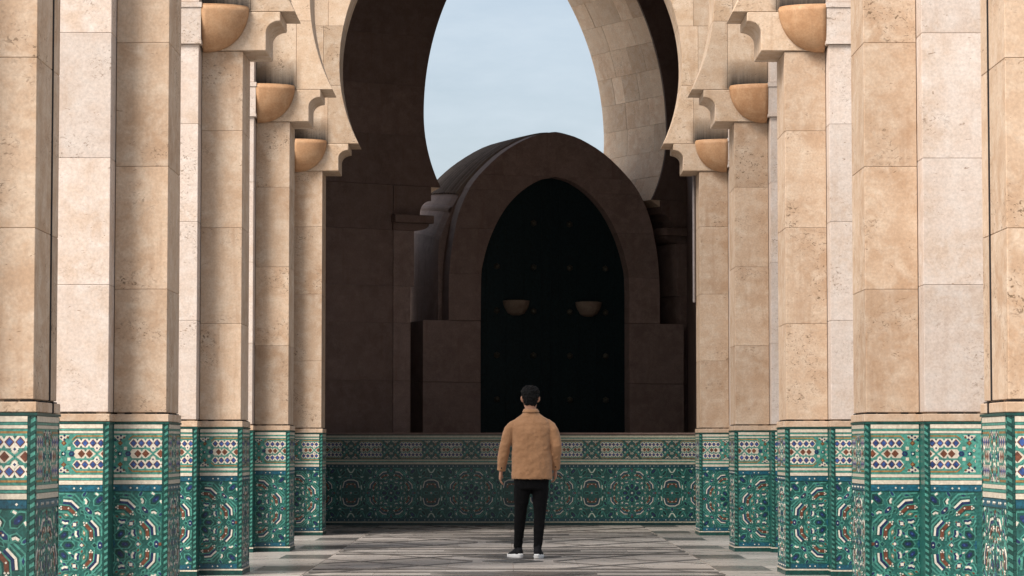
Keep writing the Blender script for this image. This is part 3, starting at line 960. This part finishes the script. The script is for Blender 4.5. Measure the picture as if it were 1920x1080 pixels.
# ------------------------------------------------------------------ rear wall with its own horseshoe opening, turned 31 degrees
PHI = R(30.9)
W2 = empty('rear_wall', (0.60, 40.80, 0), PHI)
tag(W2, 'tall shaded brown wall pierced by a deep horseshoe opening showing the sky', 'wall')
DW = 1.83
RC = AR + .20
A2, C2 = 6.10, 1.9                    # pointed horseshoe: arcs struck far past the middle above A2
def circ(z, r):
    if z <= A2: return math.sqrt(max(0, r * r - (z - A2) ** 2))
    return max(0.0, -C2 + math.sqrt(max(0, (r + C2) ** 2 - (z - A2) ** 2)))
def top_of(r): return A2 + math.sqrt((r + C2) ** 2 - C2 ** 2)
def pt_on(s_, r, sg):                  # s_: 0 at the tip to 1 at the crown, by angle
    tl = math.asin((5.0 - A2) / AR)
    tc_ = math.acos(C2 / (r + C2))
    la, lb = -tl * AR, tc_ * (AR + C2)
    d_ = s_ * (la + lb)
    if d_ < la:
        t_ = tl + d_ / AR
        return (sg * r * math.cos(t_), A2 + r * math.sin(t_))
    t_ = (d_ - la) / (AR + C2)
    return (sg * max(0.0, -C2 + (r + C2) * math.cos(t_)), A2 + (r + C2) * math.sin(t_))
for sg, aend in ((-1, 4.45), (1, 3.5)):
    zs = [5.002, 5.75, 6.5, 7.25, 8.0, 8.75, 9.5]
    for k in range(6):
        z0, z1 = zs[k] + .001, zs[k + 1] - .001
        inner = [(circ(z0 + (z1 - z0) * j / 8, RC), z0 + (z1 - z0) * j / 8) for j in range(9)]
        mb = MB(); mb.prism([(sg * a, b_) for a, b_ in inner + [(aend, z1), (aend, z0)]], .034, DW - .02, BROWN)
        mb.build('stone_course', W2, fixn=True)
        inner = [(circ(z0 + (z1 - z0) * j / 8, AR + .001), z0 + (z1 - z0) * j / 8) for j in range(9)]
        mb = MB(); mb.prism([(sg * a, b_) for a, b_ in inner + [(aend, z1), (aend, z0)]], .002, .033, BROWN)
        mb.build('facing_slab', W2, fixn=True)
    zs = [0, 1.25, 2.1, 2.95, 3.5, 4.33]
    for k in range(5):
        a0 = 2.43 if zs[k] < 3.4 else 2.372
        mb = MB(); mb.box(min(sg * (a0 + .0), sg * 2.72), max(sg * a0, sg * 2.72), -.018, DW + .03, zs[k] + .001, zs[k + 1] - .001, PORTAL)
        mb.build('jamb_block', W2, fixn=True, bevel=.003)
        mb = MB(); mb.box(min(sg * 2.7205, sg * aend), max(sg * 2.7205, sg * aend), .004, DW - .02, zs[k] + .001, zs[k + 1] - .001, BROWN)
        mb.build('stone_course', W2, fixn=True)
    # moulded capital: ovolo, slab, cavetto, tip block
    ov = [(2.372, 4.332)] + [(2.372 - .25 * math.sin(t * math.pi / 16), 4.44 - .108 * math.cos(t * math.pi / 16)) for t in range(1, 9)]
    mb = MB(); mb.prism([(sg * a, b_) for a, b_ in ov + [(2.73, 4.44), (2.73, 4.332)]], -.03, DW + .03, BROWN); mb.build('ovolo', W2, fixn=True)
    mb = MB(); mb.box(min(sg * 2.09, sg * 2.75), max(sg * 2.09, sg * 2.75), -.13, DW + .05, 4.442, 4.562, BROWN); mb.build('capital', W2, fixn=True, bevel=.01)
    cv = [(2.27, 4.564)] + [(2.081 + .19 * math.cos(t * math.pi / 16), 4.59 + .20 * math.sin(t * math.pi / 16)) for t in range(0, 9)]
    mb = MB(); mb.prism([(sg * a, b_) for a, b_ in cv + [(2.081, 4.999), (2.72, 4.999), (2.72, 4.564)]], -.016, DW - .01, BROWN); mb.build('cavetto', W2, fixn=True, bevel=.004)
    mb = MB(); mb.box(min(sg * 2.7205, sg * aend), max(sg * 2.7205, sg * aend), .006, DW - .02, 4.333, 4.999, BROWN); mb.build('stone_course', W2, fixn=True)
mb = MB(); mb.box(-4.45, 3.5, .004, DW - .02, 9.502, 10.9, BROWN)
mb.build('crown_course', W2, fixn=True)
# lining of the opening: one stone at a time
rb = random.Random(3)
NC = 13
for sg in (-1, 1):
    for k in range(NC):
        cuts = [.036]
        while cuts[-1] < DW - .30:
            cuts.append(min(DW, cuts[-1] + rb.uniform(.26, .50)))
        cuts[-1] = DW
        for c0, c1 in zip(cuts[:-1], cuts[1:]):
            rr = AR + rb.uniform(-.003, .003)
            n_ = 5
            sa, sb = k / NC + .0003, (k + 1) / NC - .0003
            inn = [pt_on(sa + (sb - sa) * j / n_, rr, sg) for j in range(n_ + 1)]
            out = [pt_on(sa + (sb - sa) * j / n_, RC - .003, sg) for j in range(n_, -1, -1)]
            mb = MB(); mb.prism(inn + out, c0 + .0015, c1 - .0015, BLOCK)
            mb.build('stone_block', W2, fixn=True)
# low dark wall that closes the gap between the portal and the left jamb

gw = MB(); gw.box(-2.42, -1.60, 1.15, 1.45, 0, 3.02, BROWN); gw.box(-3.3, -1.45, 2.12, 2.35, 0, 4.35, BROWN)  # second box: unseen slab added behind the portal to block sky light
gwo = gw.build('gap_wall_light_block', W2)

# ------------------------------------------------------------------ vaulted portal building, turned 20 degrees
PB = empty('portal_building', (0.71, 41.04, 0), R(20))
tag(PB, 'small vaulted stone building with a pointed arch and ribbed tile roof behind the low wall', 'building')
def outer_curve(sc=1.0):
    # half profile (half width, z) of the pointed vault, from spring to apex
    pts = [(1.74, 3.04), (1.74, 3.6), (1.71, 4.05), (1.655, 4.37), (1.575, 4.70), (1.40, 5.08), (1.15, 5.38), (.80, 5.68), (.42, 5.885), (.14, 5.965), (0, 5.985)]
    return pts
def smooth_curve(pts, n=4):
    out = []
    P = [Vector((a, b, 0)) for a, b in pts]
    for i in range(len(P) - 1):
        p0 = P[max(i - 1, 0)]; p1 = P[i]; p2 = P[i + 1]; p3 = P[min(i + 2, len(P) - 1)]
        for k in range(n):
            t = k / n
            q = 0.5 * ((2 * p1) + (p2 - p0) * t + (2 * p0 - 5 * p1 + 4 * p2 - p3) * t * t + (3 * p1 - p0 - 3 * p2 + p3) * t ** 3)
            out.append((q.x, q.y))
    out.append(pts[-1])
    return out
OC = smooth_curve(outer_curve(), 3)
DC = smooth_curve([(1.225, 0.0), (1.225, 2.2), (1.225, 3.60), (1.185, 3.95), (1.08, 4.30), (.92, 4.63), (.72, 4.90), (.46, 5.12), (.20, 5.25), (0, 5.285)], 3)
LB = 1.55
# front ring, cut into vertical and arched stones by courses
ring_in = [p for p in DC]
def ring_piece(mb, zlo, zhi, sg):
    pass
# left / right halves of the front as courses
zc = [1.30, 2.10, 3.04]
zs = [0.0, 1.15, 2.1, 3.04]
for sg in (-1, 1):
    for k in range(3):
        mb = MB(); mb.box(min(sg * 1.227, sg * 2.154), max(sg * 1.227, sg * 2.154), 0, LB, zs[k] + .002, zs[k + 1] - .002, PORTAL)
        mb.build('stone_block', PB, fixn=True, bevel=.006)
def curve_at(C, z):
    for a, b in zip(C[:-1], C[1:]):
        if a[1] <= z <= b[1]:
            t = (z - a[1]) / max(1e-9, b[1] - a[1]); return a[0] + (b[0] - a[0]) * t
    return 0.0
for sg in (-1, 1):
    cz = [3.042, 3.75, 4.45, 5.05, 5.285, 5.985]
    for k in range(len(cz) - 1):
        z0, z1 = cz[k] + .0015, cz[k + 1] - .0015
        m_ = 10
        zz = [z0 + (z1 - z0) * j / m_ for j in range(m_ + 1)]
        outp = [(curve_at(OC, z), z) for z in zz]
        inp = [(curve_at(DC, z) if z < 5.284 else 0.0, z) for z in zz][::-1]
        poly = outp + inp
        mb = MB(); mb.prism([(sg * a, b_) for a, b_ in poly], 0, .32, PORTAL)
        mb.build('stone_block', PB, fixn=True)
# vault body behind the front ring: it swells towards the back
REAR = smooth_curve([(1.90, 0.0), (1.90, 2.2), (1.90, 4.25), (1.85, 4.58), (1.725, 4.88), (1.59, 5.08), (1.37, 5.33), (1.07, 5.58), (.65, 5.83), (.26, 5.955), (0, 5.98)], 3)
FRNT = smooth_curve([(1.80, 0.0), (1.80, 2.2), (1.80, 4.05), (1.735, 4.40), (1.60, 4.72), (1.47, 4.98), (1.20, 5.30), (.88, 5.60), (.50, 5.84), (.18, 5.945), (0, 5.97)], 3)
def vault_pt(j, y):
    t = (y - .33) / (LB - .33)
    t = max(0.0, min(1.0, t)) ** 0.6
    a, b_ = FRNT[j], REAR[j]
    return (a[0] + (b_[0] - a[0]) * t, a[1] + (b_[1] - a[1]) * t)
mb = MB()
NYV = 8
nj = len(REAR)
for i in range(NYV):
    ya, yb = .33 + (LB - .33) * i / NYV, .33 + (LB - .33) * (i + 1) / NYV
    for j in range(nj - 1):
        p = [vault_pt(j, ya), vault_pt(j + 1, ya), vault_pt(j + 1, yb), vault_pt(j, yb)]
        for sg in (-1, 1):
            mb.face([(sg * p[0][0], ya, p[0][1]), (sg * p[1][0], ya, p[1][1]), (sg * p[2][0], yb, p[2][1]), (sg * p[3][0], yb, p[3][1])], PORTAL)
mb.face([(-a_, LB, b_) for a_, b_ in REAR] + [(a_, LB, b_) for a_, b_ in REAR[::-1][1:]], PORTAL)
mb.face([(-a_, .33, b_) for a_, b_ in FRNT] + [(a_, .33, b_) for a_, b_ in FRNT[::-1][1:]], PORTAL)
mb.build('vault', PB, fixn=True)
# round cornice at the foot of the roof
for sg in (-1, 1):
    mb = MB(); n_ = 12
    for i in range(NYV):
        ya, yb = .335 + (LB - .34) * i / NYV, .335 + (LB - .34) * (i + 1) / NYV
        for k in range(n_):
            def cp(y, k):
                t = max(0.0, min(1.0, (y - .33) / (LB - .33))) ** .6
                cx_, cz_ = 1.56 + .12 * t, 4.74 + .13 * t
                return (sg * (cx_ + .075 * math.cos(2 * math.pi * k / n_)), y, cz_ + .06 * math.sin(2 * math.pi * k / n_))
            mb.face([cp(ya, k), cp(ya, k + 1), cp(yb, k + 1), cp(yb, k)], PORTAL)
    mb.build('cornice', PB, fixn=True, smooth=True)
# ribbed roof tiles: rows of half-round tiles running down the vault
roof_pts = [(a, b_) for a, b_ in OC if b_ > 4.98]
NR = 11
w_ = (LB - .30) / NR
RT = stone('grey_brown_roof_tile', (0.155, 0.125, 0.108), (0.125, 0.098, 0.083), (0.19, 0.158, 0.138), pits=0.2, var=0.2, stain=0.3)
JR = [j for j in range(nj) if REAR[j][1] > 5.02]
for sg in (-1, 1):
    for k in range(NR):
        mb = MB()
        ya = .31 + k * w_; M = 5
        for j in JR[:-1]:
            for i in range(M):
                q = []
                for jj, ii in ((j, i), (j + 1, i), (j + 1, i + 1), (j, i + 1)):
                    y = ya + w_ * ii / M
                    h = .006 + .042 * math.sin(math.pi * ii / M)
                    p = vault_pt(jj, y); pa = vault_pt(max(jj - 1, 0), y); pb_ = vault_pt(min(jj + 1, nj - 1), y)
                    tx, tz = pb_[0] - pa[0], pb_[1] - pa[1]; l = math.hypot(tx, tz) or 1
                    q.append((sg * max(0, p[0] + tz / l * h), y, p[1] - tx / l * h))
                mb.face(q, RT)
        mb.build('roof_tile_row', PB, fixn=True)
# raised lip at the front edge of the roof
for sg in (-1, 1):
    mb = MB()
    for j in range(len(roof_pts) - 1):
        a, b_ = roof_pts[j], roof_pts[j + 1]
        mb.face([(sg * a[0], 0, a[1]), (sg * b_[0], 0, b_[1]), (sg * b_[0], .30, b_[1] + .012), (sg * a[0], .30, a[1] + .012)], PORTAL)
    mb.build('verge', PB, fixn=True)
# door leaf, set back, with rows of bosses
DOORM = plain('black_green_bronze', (0.009, 0.021, 0.025), 0.5, 0.35, 30, 0.2, 0.3)
BOSS = plain('worn_boss_metal', (0.075, 0.072, 0.058), 0.6, 0.3, 60, 0.0, 0.6)
mb = MB()
full = [(-a, b_) for a, b_ in DC] + [(a, b_) for a, b_ in DC[::-1][1:]]
mb.prism(full, .200, .245, DOORM)
door = mb.build('door', PB, fixn=True)
mb = MB()   # raised lattice of thin straps on the leaf
for x in [-1.05 + .30 * k for k in range(8)]:
    zt = 5.15 - abs(x) * .85
    mb.box(x - .012, x + .012, .190, .201, .1, min(zt, 5.0), DOORM)
mb.box(-.008, .008, .186, .201, 0, 5.25, DOORM)
mb.build('door_strap', door)
mb = MB()
nb_ = 12
for j in range(4):
    r0, r1 = .055 * math.cos(j * math.pi / 8), .055 * math.cos((j + 1) * math.pi / 8)
    y0, y1 = -.05 * math.sin(j * math.pi / 8), -.05 * math.sin((j + 1) * math.pi / 8)
    for i in range(nb_):
        a0, a1 = 2 * math.pi * i / nb_, 2 * math.pi * (i + 1) / nb_
        f0, f1 = (1.0 if i % 2 else .82), (1.0 if (i + 1) % 2 else .82)
        mb.face([(r0 * f0 * math.cos(a0), y0, r0 * f0 * math.sin(a0)), (r0 * f1 * math.cos(a1), y0, r0 * f1 * math.sin(a1)),
                 (r1 * f1 * math.cos(a1), y1, r1 * f1 * math.sin(a1)), (r1 * f0 * math.cos(a0), y1, r1 * f0 * math.sin(a0))], BOSS)
me_b = mb.mesh('boss', True)
for ix in range(4):
    x = -.895 + .60 * ix
    for iz in range(5):
        z = 4.575 - .682 * iz
        if z > 4.5 and ix in (0, 3): continue
        inst('boss', me_b, door, (x, .200, z))
# two bowl lamps on the door
def make_bowl2():
    root = empty('door_lamp')
    mb = MB(); NA, NB_ = 20, 10
    prof = [(.0, -.225), (.07, -.222), (.135, -.19), (.175, -.13), (.205, -.06), (.215, .0), (.195, .004), (.18, -.05), (.0, -.08)]
    for j in range(len(prof) - 1):
        for i in range(NA):
            a0, a1 = math.pi * i / NA, math.pi * (i + 1) / NA
            p, q = prof[j], prof[j + 1]
            mb.face([(p[0] * math.cos(a0), -p[0] * math.sin(a0), p[1]), (p[0] * math.cos(a1), -p[0] * math.sin(a1), p[1]),
                     (q[0] * math.cos(a1), -q[0] * math.sin(a1), q[1]), (q[0] * math.cos(a0), -q[0] * math.sin(a0), q[1])], LAMPD)
    mb.build('bowl', root, fixn=True, smooth=True)
    mb = MB(); mb.box(-.14, .14, -.045, .0, -.012, .022, BOSS); mb.build('rim_plate', root)
    return root
LAMPD = stone('dull_lamp_stone', (0.20, 0.155, 0.12), (0.15, 0.11, 0.08), (0.26, 0.21, 0.165), pits=0.0, var=0.05, bump=0.1)
dl = make_bowl2(); index(dl)
mat20 = Matrix.Translation((0.71, 41.04, 0)) @ Matrix.Rotation(R(20), 4, 'Z')
for k, (x, z, s) in enumerate(((-.585, 3.365, 'left'), (.615, 3.365, 'right'))):
    r = dl if k == 0 else copy_tree(dl)
    r.location = mat20 @ Vector((x, .199, z)); r.rotation_euler = (0, 0, R(20))
    tag(r, 'dull half-bowl lamp on the %s half of the dark studded door' % s, 'lamp', 'bowl lamps on the dark door')

# thin grey pipe hanging beside the last right pier
PIPE = plain('grey_pipe', (0.20, 0.18, 0.18), 0.5)
mb = MB(); n_ = 10
for i in range(n_):
    a0, a1 = 2 * math.pi * i / n_, 2 * math.pi * (i + 1) / n_
    mb.face([(.018 * math.cos(a0), .018 * math.sin(a0), 3.0), (.018 * math.cos(a1), .018 * math.sin(a1), 3.0), (.018 * math.cos(a1), .018 * math.sin(a1), 4.66), (.018 * math.cos(a0), .018 * math.sin(a0), 4.66)], PIPE)
mb.face([(.018 * math.cos(2 * math.pi * i / n_), .018 * math.sin(2 * math.pi * i / n_), 3.0) for i in range(n_)][::-1], PIPE)
mb.face([(.018 * math.cos(2 * math.pi * i / n_), .018 * math.sin(2 * math.pi * i / n_), 4.66) for i in range(n_)], PIPE)
pp = mb.build('pipe', None, smooth=True)
pp.location = (2.385, 34.62, 0)
tag(pp, 'thin grey pipe running down the inner edge of the last right pier', 'pipe')

# ------------------------------------------------------------------ the man, seen from behind
PX, PY = 0.190, 27.05
PERSON = empty('person', (PX, PY, 0))
tag(PERSON, 'person seen from behind in a tan jacket, black trousers and white-soled black shoes', 'person')
SKIN = plain('skin', (0.36, 0.19, 0.125), 0.55, 0.08, 15)
HAIR = plain('black_hair', (0.004, 0.0037, 0.004), 0.8, 0.3, 60, 0.6)
TROU = plain('black_denim', (0.0018, 0.0018, 0.0024), 1.0, 0.25, 40, 0.2)
SHOE = plain('black_mesh', (0.006, 0.006, 0.008), 0.8, 0.2, 80, 0.3)
SOLE = plain('white_rubber', (0.62, 0.62, 0.62), 0.55, 0.06)
mj, n, bs = new_mat('tan_wool')
tc = nd(n, 'ShaderNodeTexCoord'); pos = tc.outputs['Object']
a = noise(n, pos, 9, 5, .6); b_ = noise(n, pos, 260, 2, .6)
c = mixc(n, maprange(n, a, .35, .68), (0.318, 0.172, 0.092), (0.258, 0.135, 0.070))
c = mixc(n, maprange(n, b_, .3, .7, 0, .4), c, (0.40, 0.225, 0.115))
n.links.new(c, bs.inputs['Base Color']); bs.inputs['Roughness'].default_value = 0.9; bs.inputs['Specular IOR Level'].default_value = 0.15
bs.inputs['Sheen Weight'].default_value = 0.15
bp = nd(n, 'ShaderNodeBump'); bp.inputs['Strength'].default_value = .35; bp.inputs['Distance'].default_value = .003
n.links.new(b_, bp.inputs['Height']); n.links.new(bp.outputs[0], bs.inputs['Normal'])
JACK = mj

def loft(mb, rings, mat, cap=True, N=20):
    """rings: list of (centre, rx, ry, axis_x, axis_y) ; closed tube"""
    base = len(mb.v); k = mb.mi(mat)
    for (c, rx, ry, ax, ay) in rings:
        for i in range(N):
            t = 2 * math.pi * i / N
            e = 0.9
            ct, st = math.cos(t), math.sin(t)
            ct = math.copysign(abs(ct) ** e, ct); st = math.copysign(abs(st) ** e, st)
            p = Vector(c) + Vector(ax) * rx * ct + Vector(ay) * ry * st
            mb.v.append(tuple(p))
    for j in range(len(rings) - 1):
        for i in range(N):
            i2 = (i + 1) % N
            mb.f.append([base + j * N + i, base + j * N + i2, base + (j + 1) * N + i2, base + (j + 1) * N + i]); mb.m.append(k)
    if cap:
        mb.f.append([base + i for i in range(N - 1, -1, -1)]); mb.m.append(k)
        o = base + (len(rings) - 1) * N
        mb.f.append([o + i for i in range(N)]); mb.m.append(k)

X, Y, Z = Vector((1, 0, 0)), Vector((0, 1, 0)), Vector((0, 0, 1))
def hring(z, rx, ry, x=0.0, y=0.0): return ((x, y, z), rx, ry, X, Y)
def limb(mb, pts, mat, N=16, flat=1.0):
    """pts: (pos, radius)"""
    rings = []
    for i, (p, r) in enumerate(pts):
        a = Vector(pts[max(i - 1, 0)][0]); b = Vector(pts[min(i + 1, len(pts) - 1)][0])
        t = (b - a).normalized()
        ref = Y if abs(t.dot(Y)) < .9 else X
        ax = t.cross(ref).normalized(); ay = ax.cross(t).normalized()
        rings.append((p, r, r * flat, ax, ay))
    loft(mb, rings, mat, True, N)

def remeshed(name, mb, parent, voxel, smooth_it=4, wrinkle=None, sub=0):
    me = mb.mesh(name, True)
    o = link(bpy.data.objects.new(name, me), parent)
    rm = o.modifiers.new('r', 'REMESH'); rm.mode = 'VOXEL'; rm.voxel_size = voxel; rm.use_smooth_shade = True
    sm = o.modifiers.new('s', 'SMOOTH'); sm.iterations = smooth_it; sm.factor = .5
    if wrinkle:
        for nm, sc, st in wrinkle:
            tx = bpy.data.textures.new(name + nm, 'CLOUDS'); tx.noise_scale = sc; tx.noise_depth = 2
            dm = o.modifiers.new(nm, 'DISPLACE'); dm.texture = tx; dm.strength = st; dm.mid_level = .5; dm.texture_coords = 'LOCAL'
    dg = bpy.context.evaluated_depsgraph_get()
    ev = o.evaluated_get(dg)
    nm_ = bpy.data.meshes.new_from_object(ev)
    o.modifiers.clear(); o.data = nm_
    for p in nm_.polygons: p.use_smooth = True
    return o

# body: head with face (turned away), neck, trunk, arms with hands, legs, feet : one continuous mesh
HX = -.010
bd = MB()
loft(bd, [hring(1.512, .050, .058, HX, .045), hring(1.535, .062, .078, HX, .052), hring(1.57, .069, .092, HX, .050), hring(1.61, .074, .098, HX, .042),
          hring(1.65, .076, .100, HX, .036), hring(1.69, .070, .092, HX, .034), hring(1.72, .052, .068, HX, .034), hring(1.735, .022, .030, HX, .034)], SKIN)
loft(bd, [hring(1.40, .075, .065, -.004, 0), hring(1.46, .060, .060, -.006, .004), hring(1.50, .057, .060, -.008, .012), hring(1.56, .058, .064, -.010, .022)], SKIN)
# nose, brow, lips, chin on the far side, ears at the sides
limb(bd, [((HX, .128, 1.645), .010), ((HX, .146, 1.605), .014), ((HX, .138, 1.595), .014)], SKIN, 10)
limb(bd, [((HX - .035, .124, 1.652), .009), ((HX + .035, .124, 1.652), .009)], SKIN, 8)
limb(bd, [((HX - .022, .134, 1.563), .007), ((HX, .140, 1.563), .008), ((HX + .022, .134, 1.563), .007)], SKIN, 8)
limb(bd, [((HX, .115, 1.528), .018), ((HX, .122, 1.518), .016)], SKIN, 10)
for sg in (-1, 1):
    limb(bd, [((HX + sg * .076, .030, 1.578), .009), ((HX + sg * .085, .024, 1.605), .015), ((HX + sg * .086, .020, 1.628), .014), ((HX + sg * .079, .026, 1.642), .009)], SKIN, 10)
loft(bd, [hring(.80, .150, .095, 0, 0), hring(.95, .160, .10), hring(1.15, .150, .095), hring(1.28, .165, .092), hring(1.36, .135, .075), hring(1.42, .07, .06)], SKIN)
ARM = {-1: [(-.185, .0, 1.395), (-.268, -.012, 1.14), (-.308, .030, .880)], 1: [(.185, .0, 1.395), (.252, -.020, 1.14), (.244, .075, .895)]}
for sg in (-1, 1):
    s_, el, wr = [Vector(p) for p in ARM[sg]]
    limb(bd, [(s_ + Vector((-sg * .03, 0, -.07)), .044), (s_.lerp(el, .5), .044), (el, .038), (el.lerp(wr, .35), .037), (wr, .026)], SKIN, 12)
    # palm and fingers, relaxed
    d = (wr - el).normalized(); d = (d + Vector((0, 0, -.8))).normalized()
    side = Vector((0, 1, 0)); side = (side - d * side.dot(d)).normalized()      # across the palm
    inn = d.cross(side).normalized()
    if inn.x * sg > 0: inn = -inn                                             # towards the thigh
    pc0 = wr + d * .005
    palm = [(wr - d * .01, .026, .020, side, inn), (wr + d * .02, .034, .018, side, inn), (wr + d * .055, .042, .018, side, inn), (wr + d * .085, .042, .015, side, inn)]
    loft(bd, palm, SKIN, True, 14)
    for fi, (o_, ln, r_) in enumerate(((.030, .070, .0088), (.011, .080, .0092), (-.009, .074, .0088), (-.028, .058, .0080))):
        b0 = wr + d * .072 + side * o_
        k1 = b0 + d * ln * .42 + inn * .006; k2 = k1 + (d * .75 + inn * .62).normalized() * ln * .34; k3 = k2 + (d * .45 + inn * .85).normalized() * ln * .26
        limb(bd, [(b0, r_ * 1.08), (k1, r_), (k2, r_ * .92), (k3, r_ * .72)], SKIN, 8)
    t0_ = wr + d * .022 + side * .030
    limb(bd, [(t0_, .013), (t0_ + (d * .7 + side * .6 + inn * .3).normalized() * .040, .011), (t0_ + (d * .75 + side * .55 + inn * .35).normalized() * .072, .0085)], SKIN, 8)
LEG = {-1: [(-.085, .0, .80), (-.110, .02, .47), (-.138, .045, .095)], 1: [(.088, .0, .80), (.085, -.005, .47), (.062, -.055, .095)]}
for sg in (-1, 1):
    h_, k_, an = [Vector(p) for p in LEG[sg]]
    limb(bd, [(h_ + Vector((0, 0, .06)), .078), (h_.lerp(k_, .45), .066), (k_, .050), (k_.lerp(an, .35), .050), (an, .028), (an - Vector((0, 0, .05)), .024)], SKIN, 12)
    limb(bd, [(an + Vector((0, -.01, -.055)), .024), (an + Vector((0.005 if sg > 0 else -.025, .07, -.065)), .016)], SKIN, 10)
body = remeshed('body', bd, PERSON, .0055, 2)

# eyes and brows on the turned-away face are tiny; hair cap
hr = MB()
loft(hr, [hring(1.545, .052, .045, HX, -.012), hring(1.575, .066, .062, HX, -.004), hring(1.61, .077, .080, HX, .008), hring(1.65, .088, .098, HX, .020), hring(1.69, .091, .106, HX, .028),
          hring(1.712, .084, .098, HX - .002, .034), hring(1.735, .060, .072, HX - .004, .036), hring(1.745, .028, .038, HX - .006, .036)], HAIR)
hair = remeshed('hair', hr, PERSON, .006, 3, [('tuft', .020, .030), ('curl', .008, .022)])

# trousers
tr = MB()
loft(tr, [hring(.70, .172, .112, 0, 0), hring(.80, .178, .118, 0, 0), hring(.90, .172, .112), hring(.96, .165, .108)], TROU)
for sg in (-1, 1):
    h_, k_, an = [Vector(p) for p in LEG[sg]]
    limb(tr, [(h_ + Vector((0, 0, .04)), .090), (h_.lerp(k_, .30), .088), (h_.lerp(k_, .65), .076), (k_, .062), (k_.lerp(an, .4), .055), (k_.lerp(an, .8), .045), (an + Vector((0, 0, .012)), .042)], TROU, 18)
trousers = remeshed('trousers', tr, PERSON, .008, 3, [('fold', .05, .012)])

# jacket: boxy body, sleeves, collar, cuffs
jk = MB()
loft(jk, [hring(.800, .204, .138, .004, -.004), hring(.83, .205, .138, .004, -.004), hring(.95, .203, .136, .003, -.003), hring(1.10, .200, .132, .002, -.003), hring(1.24, .205, .130, 0, -.004),
          hring(1.32, .210, .122, 0, -.004),
          hring(1.372, .196, .108, -.002, -.002), hring(1.412, .160, .090, -.004, 0), hring(1.448, .108, .076, -.006, .004), hring(1.475, .078, .070, -.007, .008)], JACK, True, 32)
for sg in (-1, 1):
    s_, el, wr = [Vector(p) for p in ARM[sg]]
    limb(jk, [(s_ + Vector((-sg * .080, 0, -.036)), .048), (s_ + Vector((-sg * .034, 0, -.048)), .062), (s_ + Vector((sg * .010, 0, -.082)), .064), (s_.lerp(el, .42), .063), (s_.lerp(el, .7), .060), (el, .057), (el.lerp(wr, .3), .055), (el.lerp(wr, .65), .050), (el.lerp(wr, .97), .045)], JACK, 18)
jacket = remeshed('jacket', jk, PERSON, .0055, 3, [('fold', .14, .018), ('crease', .05, .011), ('pucker', .026, .0025), ('weave', .010, .0018)])
cl = MB()
rings = [((-.007, .012, 1.470), .070, .070, X, Y), ((-.007, .012, 1.500), .063, .066, X, Y), ((-.007, .010, 1.512), .063, .066, X, Y), ((-.007, .008, 1.508), .071, .074, X, Y), ((-.006, .004, 1.482), .086, .082, X, Y), ((-.006, .004, 1.474), .085, .080, X, Y)]
loft(cl, rings, JACK, False, 24)
co = cl.build('collar', jacket, smooth=True, fixn=True)
# dark cuff buttons on the left sleeve, watch-dark cuff on the right
for sg in (-1, 1):
    s_, el, wr = [Vector(p) for p in ARM[sg]]
    mb = MB()
    c_ = el.lerp(wr, .88) + Vector((0, -.048, 0))
    for i in range(8):
        a0, a1 = 2 * math.pi * i / 8, 2 * math.pi * (i + 1) / 8
        mb.face([(c_.x, c_.y - .006, c_.z), (c_.x + .008 * math.cos(a0), c_.y - .004, c_.z + .008 * math.sin(a0)), (c_.x + .008 * math.cos(a1), c_.y - .004, c_.z + .008 * math.sin(a1))], SHOE)
    mb.build('button', jacket)

# shoes: black knitted upper on a thick white sole
for sg, rz, cx, cy in ((-1, R(26), -.138, .055), (1, R(-10), .063, -.045)):
    up = MB()
    def sh(y, z, rx, rzv): return ((0, y, z), rx, rzv, X, Z)
    loft(up, [sh(-.075, .055, .020, .030), sh(-.060, .065, .036, .045), sh(-.02, .075, .043, .055), (((0, .03, .068)), .044, .046, X, Z), sh(.09, .052, .047, .030), sh(.15, .042, .045, .022), sh(.19, .036, .032, .016), sh(.205, .032, .014, .010)], SHOE)
    limb(up, [((0, -.015, .07), .046), ((0, -.012, .125), .044), ((0, -.010, .14), .043)], SHOE, 16)
    u = remeshed('shoe', up, PERSON, .005, 3)
    u.location = (cx, cy, 0); u.rotation_euler = (0, 0, rz); u.scale = (.90, .92, .95)
    so = MB()
    outl = []
    for i in range(28):
        t = 2 * math.pi * i / 28
        y = .062 + .150 * math.sin(t); w = .049 * (1 + .12 * math.sin(t)) * abs(math.cos(t)) ** .62 * (1 if math.cos(t) >= 0 else -1)
        outl.append((w, y))
    lv = [(.001, .94), (.012, 1.02), (.030, 1.05), (.040, .99)]
    nn = len(outl)
    for z, s in lv:
        for x_, y_ in outl:
            lift = .010 * max(0, (.0 - y_) / .09) + .006 * math.sin(y_ * 70) * (1 if z > .02 else 0)
            so.v.append((x_ * s, .062 + (y_ - .062) * s, z + (lift if z > .02 else 0)))
    for j in range(len(lv) - 1):
        for i in range(nn):
            i2 = (i + 1) % nn
            so.f.append([j * nn + i, j * nn + i2, (j + 1) * nn + i2, (j + 1) * nn + i]); so.m.append(so.mi(SOLE))
    so.f.append(list(range(nn - 1, -1, -1))); so.m.append(0)
    so.f.append([(len(lv) - 1) * nn + i for i in range(nn)]); so.m.append(0)
    so.build('sole', u, smooth=False, fixn=True)
